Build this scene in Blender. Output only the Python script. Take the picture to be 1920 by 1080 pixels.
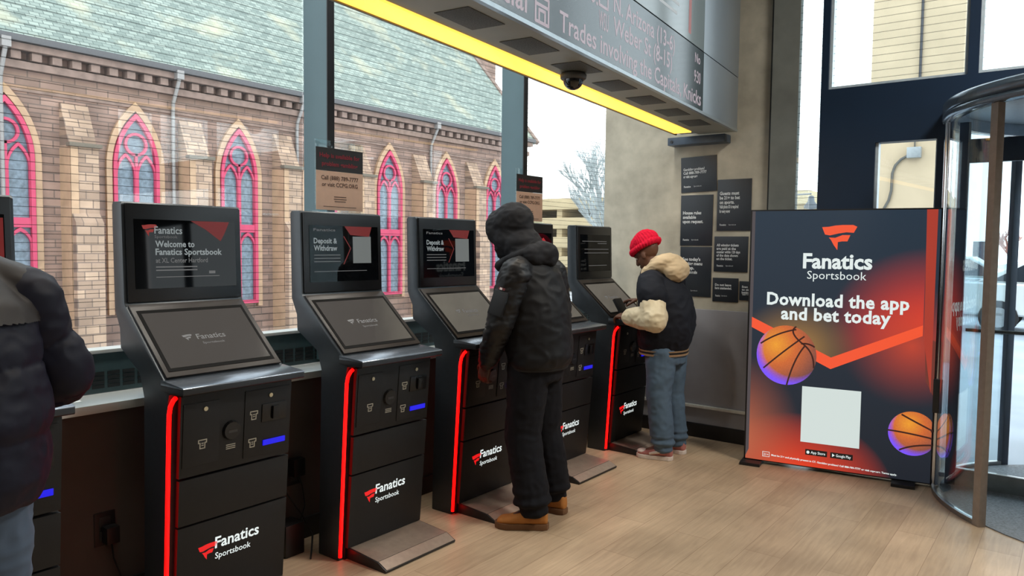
import bpy, bmesh, math, random
from mathutils import Vector, Matrix, noise
random.seed(7)
for _o in list(bpy.data.objects): bpy.data.objects.remove(_o)
SC = bpy.context.scene
COL = SC.collection
PI = math.pi

# ------------------------------------------------------------------ camera
def make_camera():
    F = 1407.0; yaw = math.radians(37.3); pitch = math.radians(-3.25); roll = math.radians(0.65)
    f = Vector((-math.sin(yaw)*math.cos(pitch), math.cos(yaw)*math.cos(pitch), math.sin(pitch)))
    r = f.cross(Vector((0, 0, 1))).normalized(); u = r.cross(f)
    r2 = r*math.cos(roll) + u*math.sin(roll); u2 = -r*math.sin(roll) + u*math.cos(roll)
    cd = bpy.data.cameras.new('camera'); cam = bpy.data.objects.new('camera', cd); COL.objects.link(cam)
    cd.sensor_width = 36; cd.sensor_fit = 'HORIZONTAL'; cd.lens = F/1920*36; cd.clip_end = 400
    m = Matrix((r2, u2, -f)).transposed().to_4x4(); m.translation = (0, 0, 1.55)
    cam.matrix_world = m
    SC.camera = cam
make_camera()

# ------------------------------------------------------------------ sky, fill lights, exposure
def make_world():
    w = bpy.data.worlds.new('overcast_sky'); SC.world = w; w.use_nodes = True
    nt = w.node_tree; nt.nodes.clear()
    out = nt.nodes.new('ShaderNodeOutputWorld'); bg = nt.nodes.new('ShaderNodeBackground')
    tc = nt.nodes.new('ShaderNodeTexCoord'); sp = nt.nodes.new('ShaderNodeSeparateXYZ'); rp = nt.nodes.new('ShaderNodeValToRGB')
    nt.links.new(tc.outputs['Generated'], sp.inputs[0]); nt.links.new(sp.outputs['Z'], rp.inputs[0])
    rp.color_ramp.elements[0].color = (0.93, 0.95, 0.97, 1); rp.color_ramp.elements[1].color = (0.80, 0.90, 1.0, 1)
    nt.links.new(rp.outputs[0], bg.inputs[0]); bg.inputs[1].default_value = 3.3
    nt.links.new(bg.outputs[0], out.inputs[0])
make_world()
def area(name, loc, sx, sy, power, col=(1, .96, .9), rot=(0, 0, 0)):
    l = bpy.data.lights.new(name, 'AREA'); l.shape = 'RECTANGLE'; l.size = sx; l.size_y = sy; l.energy = power; l.color = col
    o = bpy.data.objects.new(name, l); COL.objects.link(o); o.location = loc; o.rotation_euler = rot
    return o
# unseen area lights added at ceiling height to brighten floor, wall and kiosks
area('ceiling_fill_light', (.9, 4.2, 4.5), .8, 1.0, 180, (1, .94, .84))
area('ceiling_fill_light', (1.6, -2.2, 4.5), 1.2, 1.2, 14)
for _y in (.6, 2.6, 4.6): area('ceiling_fill_light', (-2.82, _y, 4.5), .25, .5, 34, (1, .95, .85))
area('ceiling_fill_light', (3.4, -.5, 4.5), 1.5, 3.0, 25)
SC.view_settings.view_transform = 'Standard'
SC.view_settings.look = 'None'
SC.view_settings.exposure = 0.0
SC.view_settings.gamma = 1.0
SC.view_settings.use_curve_mapping = False
SC.cycles.transparent_max_bounces = 24
SC.cycles.max_bounces = 8
SC.cycles.caustics_reflective = False
SC.cycles.caustics_refractive = False
SC.cycles.use_denoising = True
SC.cycles.sample_clamp_indirect = 6

# ------------------------------------------------------------------ materials
def srgb(r, g, b):
    f = lambda c: (c/255/12.92 if c/255 <= .04045 else ((c/255+.055)/1.055)**2.4)
    return (f(r), f(g), f(b), 1)
_M = {}
def nodes(name):
    m = bpy.data.materials.new(name); m.use_nodes = True; nt = m.node_tree
    return m, nt, nt.nodes['Principled BSDF'], nt.nodes['Material Output']
def mat(name, c, rough=.5, metal=0., spec=.5, var=.08, scale=30., bump=0., coat=0., stretch=(1, 1, 1)):
    """principled surface with a slight procedural variation"""
    if name in _M: return _M[name]
    m, nt, p, o = nodes(name)
    p.inputs['Roughness'].default_value = rough; p.inputs['Metallic'].default_value = metal
    p.inputs['Specular IOR Level'].default_value = spec; p.inputs['Coat Weight'].default_value = coat
    tc = nt.nodes.new('ShaderNodeTexCoord'); mp = nt.nodes.new('ShaderNodeMapping'); mp.inputs['Scale'].default_value = stretch
    nz = nt.nodes.new('ShaderNodeTexNoise'); nz.inputs['Scale'].default_value = scale; nz.inputs['Detail'].default_value = 4
    nt.links.new(tc.outputs['Object'], mp.inputs[0]); nt.links.new(mp.outputs[0], nz.inputs['Vector'])
    rp = nt.nodes.new('ShaderNodeValToRGB')
    rp.color_ramp.elements[0].position = .3; rp.color_ramp.elements[1].position = .7
    rp.color_ramp.elements[0].color = tuple(x*(1-var) for x in c[:3])+(1,)
    rp.color_ramp.elements[1].color = tuple(min(1, x*(1+var)) for x in c[:3])+(1,)
    nt.links.new(nz.outputs['Fac'], rp.inputs[0]); nt.links.new(rp.outputs[0], p.inputs['Base Color'])
    if bump:
        b = nt.nodes.new('ShaderNodeBump'); b.inputs['Strength'].default_value = bump; b.inputs['Distance'].default_value = .01
        nt.links.new(nz.outputs['Fac'], b.inputs['Height']); nt.links.new(b.outputs[0], p.inputs['Normal'])
    _M[name] = m
    return m
def glow(name, c, strength=1., rough=.4):
    """something that gives off light"""
    if name in _M: return _M[name]
    m, nt, p, o = nodes(name)
    p.inputs['Base Color'].default_value = (.02, .02, .02, 1); p.inputs['Roughness'].default_value = rough
    p.inputs['Emission Color'].default_value = c; p.inputs['Emission Strength'].default_value = strength
    _M[name] = m
    return m
def mathn(nt, op, a, b=None, c=None):
    n = nt.nodes.new('ShaderNodeMath'); n.operation = op
    for i, v in enumerate((a, b, c)):
        if v is None: continue
        if isinstance(v, (int, float)): n.inputs[i].default_value = v
        else: nt.links.new(v, n.inputs[i])
    return n.outputs[0]
def glass(name, tint=(.93, .97, .97), lines=0., width=.08, refl=1., axis='Z'):
    """clear glazing; optional fine horizontal bird-safety lines printed on it"""
    m = bpy.data.materials.new(name); m.use_nodes = True; nt = m.node_tree; nt.nodes.clear()
    out = nt.nodes.new('ShaderNodeOutputMaterial'); tr = nt.nodes.new('ShaderNodeBsdfTransparent'); gl = nt.nodes.new('ShaderNodeBsdfGlossy')
    tr.inputs[0].default_value = tint+(1,); gl.inputs['Roughness'].default_value = .005; gl.inputs[0].default_value = (1, 1, 1, 1)
    lw = nt.nodes.new('ShaderNodeLayerWeight')
    sch = mathn(nt, 'MULTIPLY_ADD', mathn(nt, 'POWER', lw.outputs['Facing'], 5), .96, .045)
    mx = nt.nodes.new('ShaderNodeMixShader')
    nt.links.new(mathn(nt, 'MINIMUM', mathn(nt, 'MULTIPLY', sch, refl), 1), mx.inputs[0]); nt.links.new(tr.outputs[0], mx.inputs[1]); nt.links.new(gl.outputs[0], mx.inputs[2])
    last = mx.outputs[0]
    if lines:
        tc = nt.nodes.new('ShaderNodeTexCoord'); sp = nt.nodes.new('ShaderNodeSeparateXYZ'); nt.links.new(tc.outputs['Object'], sp.inputs[0])
        f = mathn(nt, 'FRACT', mathn(nt, 'DIVIDE', sp.outputs[axis], lines)); k = mathn(nt, 'LESS_THAN', f, width)
        df = nt.nodes.new('ShaderNodeBsdfDiffuse'); df.inputs[0].default_value = (.05, .06, .065, 1)
        m2 = nt.nodes.new('ShaderNodeMixShader'); nt.links.new(mathn(nt, 'MULTIPLY', k, .48), m2.inputs[0])
        nt.links.new(last, m2.inputs[1]); nt.links.new(df.outputs[0], m2.inputs[2]); last = m2.outputs[0]
    nt.links.new(last, out.inputs[0])
    return m
def brick_mat(name, c1, c2, mortar, bw, bh, axes='YZ', msize=.012, rough=.9, var=.35, offset=.5, spots=None, bump=.4, nscale=1.2):
    """coursed masonry / slates / planks in the plane given by two object axes"""
    m, nt, p, o = nodes(name)
    p.inputs['Roughness'].default_value = rough; p.inputs['Specular IOR Level'].default_value = .3
    tc = nt.nodes.new('ShaderNodeTexCoord'); sp = nt.nodes.new('ShaderNodeSeparateXYZ'); cb = nt.nodes.new('ShaderNodeCombineXYZ')
    nt.links.new(tc.outputs['Object'], sp.inputs[0]); nt.links.new(sp.outputs[axes[0]], cb.inputs[0]); nt.links.new(sp.outputs[axes[1]], cb.inputs[1])
    br = nt.nodes.new('ShaderNodeTexBrick'); br.inputs['Scale'].default_value = 1; br.offset = offset
    br.inputs['Brick Width'].default_value = bw; br.inputs['Row Height'].default_value = bh; br.inputs['Mortar Size'].default_value = msize
    br.inputs['Color1'].default_value = c1; br.inputs['Color2'].default_value = c2; br.inputs['Mortar'].default_value = mortar
    br.inputs['Bias'].default_value = 0
    nt.links.new(cb.outputs[0], br.inputs['Vector'])
    nz = nt.nodes.new('ShaderNodeTexNoise'); nz.inputs['Scale'].default_value = nscale; nz.inputs['Detail'].default_value = 6
    nt.links.new(tc.outputs['Object'], nz.inputs['Vector'])
    mx = nt.nodes.new('ShaderNodeMix'); mx.data_type = 'RGBA'; mx.blend_type = 'MULTIPLY'; mx.inputs[0].default_value = 1
    rp = nt.nodes.new('ShaderNodeValToRGB'); rp.color_ramp.elements[0].position = .3; rp.color_ramp.elements[1].position = .7
    rp.color_ramp.elements[0].color = (1-var,)*3+(1,); rp.color_ramp.elements[1].color = (1+var*.4,)*3+(1,)
    nt.links.new(nz.outputs['Fac'], rp.inputs[0]); nt.links.new(br.outputs['Color'], mx.inputs[6]); nt.links.new(rp.outputs[0], mx.inputs[7])
    last = mx.outputs[2]
    if spots:
        n2 = nt.nodes.new('ShaderNodeTexNoise'); n2.inputs['Scale'].default_value = .55; n2.inputs['Detail'].default_value = 5; nt.links.new(tc.outputs['Object'], n2.inputs['Vector'])
        r2 = nt.nodes.new('ShaderNodeValToRGB'); r2.color_ramp.elements[0].position = .55; r2.color_ramp.elements[1].position = .75
        r2.color_ramp.elements[1].color = (.75,)*3+(1,)
        nt.links.new(n2.outputs['Fac'], r2.inputs[0])
        m3 = nt.nodes.new('ShaderNodeMix'); m3.data_type = 'RGBA'; nt.links.new(r2.outputs[0], m3.inputs[0]); nt.links.new(last, m3.inputs[6]); m3.inputs[7].default_value = spots
        last = m3.outputs[2]
    nt.links.new(last, p.inputs['Base Color'])
    if bump:
        b = nt.nodes.new('ShaderNodeBump'); b.inputs['Strength'].default_value = bump; b.inputs['Distance'].default_value = .02
        nt.links.new(br.outputs['Fac'], b.inputs['Height']); b.invert = True; nt.links.new(b.outputs[0], p.inputs['Normal'])
    return m

BLACK = mat('black_metal', srgb(30, 31, 34), .42, 0, .5)
BLACKP = mat('black_panel', srgb(24, 24, 25), .5, 0, .35)
SIDE = mat('satin_charcoal_side', srgb(52, 58, 64), .33, .3, .5)
BEZEL = mat('dark_bezel', srgb(17, 18, 21), .3, 0, .5)
SCREEN = mat('gloss_screen_glass', srgb(8, 10, 13), .03, 0, .22, var=.02)
TOUCH = glow('touch_glass', (.055, .047, .041, 1), 1.0, .04); TOUCH.node_tree.nodes['Principled BSDF'].inputs['IOR'].default_value = 1.85  # even brown glow stands in for the ceiling reflected in the sloping screens
STEEL = mat('brushed_steel', srgb(150, 150, 150), .32, 1, .5, stretch=(1, 12, 1))
CHROME = mat('chrome', srgb(205, 210, 215), .12, 1, .5, var=.02)
RED = glow('red_light', (1.0, .0006, .0006, 1), 4.5, .8)
BLUE = glow('blue_light', (.008, .005, .85, 1), .9, .8)
WHITE_E = glow('white_sign_light', (.85, .92, .9, 1), .95)
DIMW_E = glow('dim_white_pixels', (.55, .62, .63, 1), .42)
FAINT_E = glow('faint_pixels', (.5, .5, .5, 1), .22)
RED_E = glow('red_sign_light', (.9, .008, .010, 1), .9, .8)
REDD_E = glow('dim_red_pixels', (.7, .04, .03, 1), .33)
ICON = mat('pale_icon_print', srgb(170, 165, 150), .6)

# ------------------------------------------------------------------ mesh helpers
class MB:
    def __init__(s): s.bm = bmesh.new()
    def box(s, x0, x1, y0, y1, z0, z1, m=None):
        vs = [s.bm.verts.new(c) for c in ((x0, y0, z0), (x1, y0, z0), (x1, y1, z0), (x0, y1, z0), (x0, y0, z1), (x1, y0, z1), (x1, y1, z1), (x0, y1, z1))]
        if m is not None:
            for v in vs: v.co = m @ v.co
        for f in ((0, 3, 2, 1), (4, 5, 6, 7), (0, 1, 5, 4), (1, 2, 6, 5), (2, 3, 7, 6), (3, 0, 4, 7)): s.bm.faces.new([vs[i] for i in f])
        return s
    def prism(s, pts, a, b, fn):
        """closed 2D outline swept from a to b; fn(u, v, w) gives the 3D point"""
        A = [s.bm.verts.new(fn(u, v, a)) for u, v in pts]; B = [s.bm.verts.new(fn(u, v, b)) for u, v in pts]
        n = len(pts)
        for i in range(n): s.bm.faces.new((A[i], A[(i+1) % n], B[(i+1) % n], B[i]))
        s.bm.faces.new(A[::-1]); s.bm.faces.new(B)
        return s
    def band(s, outer, inner, a, b, fn, closed=True):
        """solid ring between two outlines with the same number of points"""
        n = len(outer)
        V = [[s.bm.verts.new(fn(u, v, w)) for u, v in L] for w in (a, b) for L in (outer, inner)]
        o0, i0, o1, i1 = V
        for k in range(n if closed else n-1):
            j = (k+1) % n
            s.bm.faces.new((o0[k], o0[j], o1[j], o1[k])); s.bm.faces.new((i0[j], i0[k], i1[k], i1[j]))
            s.bm.faces.new((o1[k], o1[j], i1[j], i1[k])); s.bm.faces.new((o0[j], o0[k], i0[k], i0[j]))
        if not closed:
            for k in (0, n-1): s.bm.faces.new((o0[k], o1[k], i1[k], i0[k]))
        return s
    def tube(s, pts, r, seg=8, caps=True):
        pts = [Vector(p) for p in pts]; rs = r if isinstance(r, (list, tuple)) else [r]*len(pts)
        rings = []; up = None
        for i, p in enumerate(pts):
            d = (pts[min(i+1, len(pts)-1)] - pts[max(i-1, 0)])
            if d.length < 1e-9: d = Vector((0, 0, 1))
            d.normalize()
            if up is None: up = d.orthogonal().normalized()
            up = (up - d*up.dot(d))
            if up.length < 1e-6: up = d.orthogonal()
            up.normalize(); w = d.cross(up)
            rings.append([s.bm.verts.new(p + (up*math.cos(2*PI*k/seg) + w*math.sin(2*PI*k/seg))*rs[i]) for k in range(seg)])
        for a, b in zip(rings, rings[1:]):
            for k in range(seg): s.bm.faces.new((a[k], a[(k+1) % seg], b[(k+1) % seg], b[k]))
        if caps: s.bm.faces.new(rings[0][::-1]); s.bm.faces.new(rings[-1])
        return s
    def lathe(s, prof, cx, cy, seg=32, a0=0., a1=2*PI):
        """prof: (r, z) list about a vertical axis"""
        full = abs(a1-a0-2*PI) < 1e-6; n = seg if full else seg+1
        rings = [[s.bm.verts.new((cx+r*math.cos(a0+(a1-a0)*k/seg), cy+r*math.sin(a0+(a1-a0)*k/seg), z)) for r, z in prof] for k in range(n)]
        for k in range(seg):
            a, b = rings[k], rings[(k+1) % n]
            for i in range(len(prof)-1): s.bm.faces.new((a[i], b[i], b[i+1], a[i+1]))
        return s
    def ell(s, c, rx, ry, rz, sub=2, m=None):
        mm = Matrix.Translation(c) @ (m if m is not None else Matrix.Identity(4)) @ Matrix.Diagonal((rx, ry, rz, 1))
        bmesh.ops.create_icosphere(s.bm, subdivisions=sub, radius=1, matrix=mm); return s
    def sheet(s, pts3):
        s.bm.faces.new([s.bm.verts.new(p) for p in pts3]); return s
    def build(s, name, m, parent=None, bevel=0., smooth=False, seg=2, angle=35):
        bmesh.ops.recalc_face_normals(s.bm, faces=s.bm.faces)
        if bevel:
            ed = [e for e in s.bm.edges if len(e.link_faces) == 2 and e.calc_face_angle(0) > math.radians(angle)]
            bmesh.ops.bevel(s.bm, geom=ed, offset=bevel, segments=seg, profile=.7, affect='EDGES', clamp_overlap=True)
        me = bpy.data.meshes.new(name); s.bm.to_mesh(me); s.bm.free()
        me.materials.append(m)
        if smooth or bevel:
            for p in me.polygons: p.use_smooth = True
            try: me.set_sharp_from_angle(angle=math.radians(30 if not smooth else 60))
            except Exception: pass
        o = bpy.data.objects.new(name, me); COL.objects.link(o)
        if parent is not None: o.parent = parent
        return o
def tag(o, label=None, cat=None, group=None, kind=None):
    if label: o['label'] = label
    if cat: o['category'] = cat
    if group: o['group'] = group
    if kind: o['kind'] = kind
    return o
def empty(name, loc=(0, 0, 0), rz=0., **k):
    o = bpy.data.objects.new(name, None); COL.objects.link(o); o.location = loc; o.rotation_euler = (0, 0, rz); o.empty_display_size = .1
    return tag(o, **k)
def struct(o): o['kind'] = 'structure'; return o
def mesh_copy_parts(src, dst):
    for ch in list(src.children):
        c = ch.copy(); COL.objects.link(c); c.parent = dst
        for g in list(ch.children):
            d = g.copy(); COL.objects.link(d); d.parent = c
_TXT = {}
def text_geo(s, bold=0., space=1.):
    key = (s, bold, space)
    if key in _TXT: return _TXT[key]
    cu = bpy.data.curves.new('lettering', 'FONT'); cu.body = s; cu.size = 1; cu.offset = bold; cu.resolution_u = 2; cu.space_character = space
    cu.fill_mode = 'FRONT'; cu.extrude = 0
    o = bpy.data.objects.new('lettering', cu); COL.objects.link(o)
    dg = bpy.context.evaluated_depsgraph_get(); dg.update()
    me = bpy.data.meshes.new_from_object(o.evaluated_get(dg), depsgraph=dg)
    v = [tuple(x.co) for x in me.vertices]; f = [tuple(p.vertices) for p in me.polygons]
    bpy.data.objects.remove(o); bpy.data.curves.remove(cu); bpy.data.meshes.remove(me)
    _TXT[key] = (v, f); return v, f
def text(name, s, org, right, up, m, parent, w=None, h=None, bold=0.015, align='L', space=1.):
    """flat lettering: w = width of the whole string, or h = height of a capital; both = stretched; s may be a list of (string, du, dv)"""
    v, f = text_geo(s, bold, space)
    right = Vector(right).normalized(); up = Vector(up).normalized(); org = Vector(org)
    x0 = min(p[0] for p in v); x1 = max(p[0] for p in v); sx = w/(x1-x0) if w else h/.70
    sy = h/.70 if h else sx
    off = {'L': 0, 'C': -.5, 'R': -1}[align]*(x1-x0)*sx
    me = bpy.data.meshes.new(name)
    me.from_pydata([tuple(org + right*((p[0]-x0)*sx+off) + up*(p[1]*sy)) for p in v], [], f)
    me.materials.append(m); me.update()
    o = bpy.data.objects.new(name, me); COL.objects.link(o); o.parent = parent
    return o
def strip2d(b, pts, wd, fn):
    """thin flat line along a 2D polyline"""
    for (u0, v0), (u1, v1) in zip(pts, pts[1:]):
        dx, dy = u1-u0, v1-v0; l = math.hypot(dx, dy) or 1; nx, ny = -dy/l*wd/2, dx/l*wd/2; ex, ey = dx/l*wd*.3, dy/l*wd*.3
        b.sheet([fn(u0-ex+nx, v0-ey+ny), fn(u0-ex-nx, v0-ey-ny), fn(u1+ex-nx, v1+ey-ny), fn(u1+ex+nx, v1+ey+ny)])
def words(name, s, org, right, up, m, parent, w, h, bold, space=1.):
    """the same, but every word a piece of its own"""
    xs_ = lambda q: (min(p[0] for p in text_geo(q, bold, space)[0]), max(p[0] for p in text_geo(q, bold, space)[0]))
    a, b = xs_(s); sc = w/(b-a); pre = ''; org = Vector(org); rt = Vector(right).normalized()
    for wd in s.split(' '):
        x1 = xs_(pre+wd)[1]; ww = xs_(wd)[1]-xs_(wd)[0]
        text(name, wd, org+rt*((x1-ww-a)*sc), right, up, m, parent, w=ww*sc, h=h, bold=bold, space=space); pre += wd+' '
FLAG_A = [(0, .915), (.25, .93), (.5, .98), (.75, 1.0), (1.14, 1.0), (1.29, .93), (1.17, .69), (.9, .71), (.6, .66), (.3, .585), (.115, .62)]
FLAG_B = [(.26, .50), (.5, .49), (.76, .60), (1.05, .60), (.95, .35), (.76, .35), (.60, .32), (.59, 0), (.45, .2), (.34, .41)]
def flag(name, org, right, up, h, m, parent):
    right = Vector(right).normalized(); up = Vector(up).normalized(); org = Vector(org); b = MB()
    for P in (FLAG_A, FLAG_B): b.sheet([org+right*(u*h)+up*(v*h) for u, v in P])
    return b.build(name, m, parent)
# ================================================================== THE ROOM
GX = -3.52          # window glass plane
EY = 5.75           # entrance wall plane
CEIL = 4.6
FLOORM = brick_mat('oak_plank_floor', srgb(194, 170, 142), srgb(178, 155, 128), srgb(152, 128, 104), 1.25, .19, 'YX', .0015, .42, .22, .37, None, .05, 2.2)
def grain():
    nt = FLOORM.node_tree; p = nt.nodes['Principled BSDF']
    tc = nt.nodes.new('ShaderNodeTexCoord'); mp = nt.nodes.new('ShaderNodeMapping'); mp.inputs['Scale'].default_value = (18, 1.3, 1)
    nz = nt.nodes.new('ShaderNodeTexNoise'); nz.inputs['Scale'].default_value = 3; nz.inputs['Detail'].default_value = 6; nz.inputs['Distortion'].default_value = .6
    nt.links.new(tc.outputs['Object'], mp.inputs[0]); nt.links.new(mp.outputs[0], nz.inputs[0])
    rp = nt.nodes.new('ShaderNodeValToRGB'); rp.color_ramp.elements[0].position = .3; rp.color_ramp.elements[1].position = .72
    rp.color_ramp.elements[0].color = (.86, .845, .83, 1); rp.color_ramp.elements[1].color = (1.08, 1.08, 1.08, 1)
    mx = nt.nodes.new('ShaderNodeMix'); mx.data_type = 'RGBA'; mx.blend_type = 'MULTIPLY'; mx.inputs[0].default_value = 1
    src = p.inputs['Base Color'].links[0].from_socket
    nt.links.new(nz.outputs['Fac'], rp.inputs[0]); nt.links.new(src, mx.inputs[6]); nt.links.new(rp.outputs[0], mx.inputs[7]); nt.links.new(mx.outputs[2], p.inputs['Base Color'])
grain()
struct(MB().box(GX-.1, 5.2, -4.2, 6.3, -.08, 0).build('floor', FLOORM))
CONC = mat('raw_concrete', srgb(176, 171, 156), .85, 0, .3, .16, 7, .25)
CONCD = mat('dark_concrete', srgb(112, 116, 112), .85, 0, .3, .14, 6, .2)
WALLD = mat('brown_grey_paint', srgb(84, 74, 70), .6, 0, .3, .05, 8)
DARKW = mat('dark_wall_paint', srgb(104, 103, 104), .7, 0, .3, .05, 8)
NAVY = mat('navy_frame_metal', srgb(16, 36, 58), .45, 0, .4, .06, 5)
TEAL = mat('slate_teal_metal', srgb(82, 108, 116), .4, .1, .5, .04, 5)
TEALD = mat('dark_mullion_metal', srgb(30, 30, 34), .45, 0, .4)
WAIN = mat('grey_wainscot', srgb(156, 157, 164), .45, 0, .4, .04, 9)
BASEB = mat('black_vinyl', srgb(24, 23, 25), .45)
PALE = mat('pale_sill_laminate', srgb(212, 218, 218), .4, 0, .5, .03, 10)
struct(MB().box(GX-.1, 5.2, -4.2, 6.3, CEIL, CEIL+.1).build('ceiling', DARKW))
struct(MB().box(GX-.1, 5.2, -4.2, -4.1, 0, CEIL).build('wall_back', DARKW))
struct(MB().box(5.1, 5.2, -4.1, 5.7, 0, CEIL).build('wall_right', DARKW))
# low wall under the windows
struct(MB().box(GX-.08, -3.21, -4.1, EY, 0, .845).build('wall_left', WALLD))
struct(MB().box(-3.21, -3.195, -4.1, EY, 0, .11).build('baseboard_left', BASEB, bevel=.003))
t = struct(MB().box(-3.405, -3.175, -4.1, EY, .846, .882).build('trim_1', PALE, bevel=.004))
tag(t, 'pale ledge running along the low wall behind the kiosks', 'ledge')
# windows of the left wall: glass with printed lines + deep fin-like mullions
WGLASS = glass('line_printed_glass', (.94, .95, .94), .0375, .075, 1.0)
fins = (-2.64, -.87, .90, 2.685, 4.475)
ends = (-4.1,) + fins + (6.25,)
for k in range(6):
    y0, y1 = ends[k], ends[k+1]
    wr = struct(empty('window_%d' % (k+1), (GX, (y0+y1)/2, .9)))
    MB().box(-.004, .004, -(y1-y0)/2+.02, (y1-y0)/2-.02, 0, CEIL-.9).build('glass_pane', WGLASS, wr)
    MB().box(-.03, .03, -(y1-y0)/2+.02, (y1-y0)/2-.02, -.02, .03).build('sill_frame', TEAL, wr, bevel=.004)
    if k < 5:
        h = (y1-y0)/2
        MB().box(.012, .215, h-.021, h+.020, 0, CEIL-.9).build('mullion', TEAL, wr, bevel=.002)
        MB().box(.215, .222, h-.024, h+.023, 0, CEIL-.9).build('mullion_room_face', TEALD, wr)  # thin layer on the room side, darker than the rest of the fin
# convector casing under the glass
cv = empty('convector_cabinet', (-3.49, 1.0, .882), label='slate green convector cabinet with slotted grilles running below the windows', cat='heater')
MB().box(0, .085, -3.0, 4.72, 0, .175).build('casing', mat('convector_green', srgb(66, 88, 92), .45, .1, .4), cv, bevel=.004)
MB().box(-.008, .093, -3.0, 4.72, .176, .192).build('top_cap', PALE, cv, bevel=.003)
g = MB(); y = -2.9
while y < 4.6:
    for q in range(4): g.box(.0845, .088, y, y+.052, .022+q*.019, .022+q*.019+.0155)
    y += .066
g.build('slotted_grille', mat('dark_grille', srgb(22, 28, 30), .6), cv)

# concrete pier (far end wall) with wainscot
WL, WR = -3.39, -1.935
struct(MB().box(WL, WR, 5.78, 6.28, 0, CEIL).build('wall_far', CONC))
struct(MB().box(WR+.004, -1.735, 5.74, 5.80, 0, CEIL).build('wall_pier', CONCD))
struct(MB().box(WR-.012, WR+.003, 5.755, 5.79, 0, CEIL).build('trim_2', mat('dark_joint', srgb(62, 66, 68), .8)))
struct(MB().box(WL, WR-.02, 5.755, 5.778, .27, 1.05).build('wainscot_panel', WAIN, bevel=.002)); bpy.data.objects['wainscot_panel'].name = 'trim_3'
struct(MB().box(WL, WR-.02, 5.735, 5.778, .245, .268).build('trim_4', mat('white_rail', srgb(215, 215, 210), .4), bevel=.003))
struct(MB().box(WL, WR-.02, 5.757, 5.778, .115, .243).build('trim_5', WAIN))
struct(MB().box(WL, WR-.02, 5.745, 5.778, 0, .113).build('baseboard_far', BASEB, bevel=.003))

# entrance wall: navy framing, glazing
EG = glass('entrance_glass', (.90, .95, .96), .052, .06, 1.0)
EGC = glass('clear_glass', (.92, .96, .97), 0, 0, 1.0)
e = MB()
e.box(-1.565, -1.19, 5.70, 5.80, 0, 2.69)          # solid jamb
e.box(-1.19, -.76, 5.70, 5.80, 2.29, 2.69)
e.box(-.76, 1.48, 5.70, 5.80, 2.52, 2.69)
e.box(-1.19, -.80, 5.70, 5.80, 0, .12)
e.box(-.80, -.735, 5.62, 5.80, 0, 2.36)            # jamb of the drum
e.box(1.455, 1.52, 5.62, 5.80, 0, 2.36)
e.box(1.48, 1.60, 5.70, 5.80, 0, 2.69)
e.box(1.60, 5.1, 5.70, 5.80, 2.29, 2.69)
e.box(-1.565, -1.515, 5.70, 5.80, 2.69, CEIL)
for x in (-.655, .9, 2.5, 4.0): e.box(x, x+.06, 5.70, 5.80, 2.69, CEIL)
for x in (2.5, 4.0): e.box(x, x+.06, 5.70, 5.80, 0, 2.29)
e.box(1.6, 5.1, 5.70, 5.80, 0, .1)
struct(e.build('wall_entrance', NAVY))
MB_L = [(-1.735, -1.565, 0, CEIL, EG), (-1.19, -.80, .12, 2.29, EGC), (-1.515, -.655, 2.69, CEIL, EG), (-.595, .9, 2.69, CEIL, EG), (.96, 2.5, 2.69, CEIL, EG), (2.56, 4, 2.69, CEIL, EG), (4.06, 5.1, 2.69, CEIL, EG), (1.6, 2.5, .1, 2.29, EGC), (2.56, 4, .1, 2.29, EGC), (4.06, 5.1, .1, 2.29, EGC)]
for k, (x0, x1, z0, z1, mm) in enumerate(MB_L):
    w_ = struct(empty('window_%d' % (k+7), ((x0+x1)/2, 5.75, z0)))
    MB().box(-(x1-x0)/2, (x1-x0)/2, -.004, .004, 0, z1-z0).build('glass_pane', mm, w_)
    if k < 4 and k != 0:
        f = MB(); hw = (x1-x0)/2
        f.box(-hw, -hw+.02, -.03, .03, 0, z1-z0).box(hw-.02, hw, -.03, .03, 0, z1-z0).box(-hw+.02, hw-.02, -.03, .03, 0, .02)
        f.build('bead_frame', mat('pale_frame_bead', srgb(190, 205, 215), .4, .3), w_)

# ------------------------------------------------------------------ revolving door
DX, DY, DR = .36, 5.68, 1.09
BRZ = mat('bronze_post', srgb(150, 138, 128), .4, .3, .5)
DRK = mat('dark_blue_steel', srgb(44, 56, 74), .35, .3, .5)
RINGM = mat('ring_metal', srgb(112, 126, 138), .25, .6, .5)
CURVG = glass('curved_drum_glass', (.84, .9, .92), 0, 0, 1.6)
dr = struct(empty('door_1', (DX, DY, 0)))
tag(dr, 'round glazed drum of the revolving door with canopy ring at the entrance', 'revolving door')
def arcp(r, a0, a1, n=18): return [(r*math.cos(math.radians(a0+(a1-a0)*k/n)), r*math.sin(math.radians(a0+(a1-a0)*k/n))) for k in range(n+1)]
XY = lambda u, v, w: (u, v, w)
for a0, a1 in ((189.5, 224), (136, 172), (-44, -9.5), (8, 44)):
    MB().band(arcp(DR+.006, a0, a1), arcp(DR-.006, a0, a1), .03, 2.36, XY, closed=False).build('curved_glass', CURVG, dr, smooth=True)
    MB().band(arcp(DR+.018, a0, a1), arcp(DR-.018, a0, a1), 0, .028, XY, closed=False).build('bottom_track', STEEL, dr, smooth=True)
for a in (225, 135, -45, 45):
    x, y = DR*math.cos(math.radians(a)), DR*math.sin(math.radians(a))
    m_ = Matrix.Translation((x, y, 0)) @ Matrix.Rotation(math.radians(a), 4, 'Z')
    MB().box(-.022, .022, -.026, .026, 0, 2.36, m_).build('opening_post', BRZ if a in (225, -45) else DRK, dr, bevel=.004)
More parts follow.
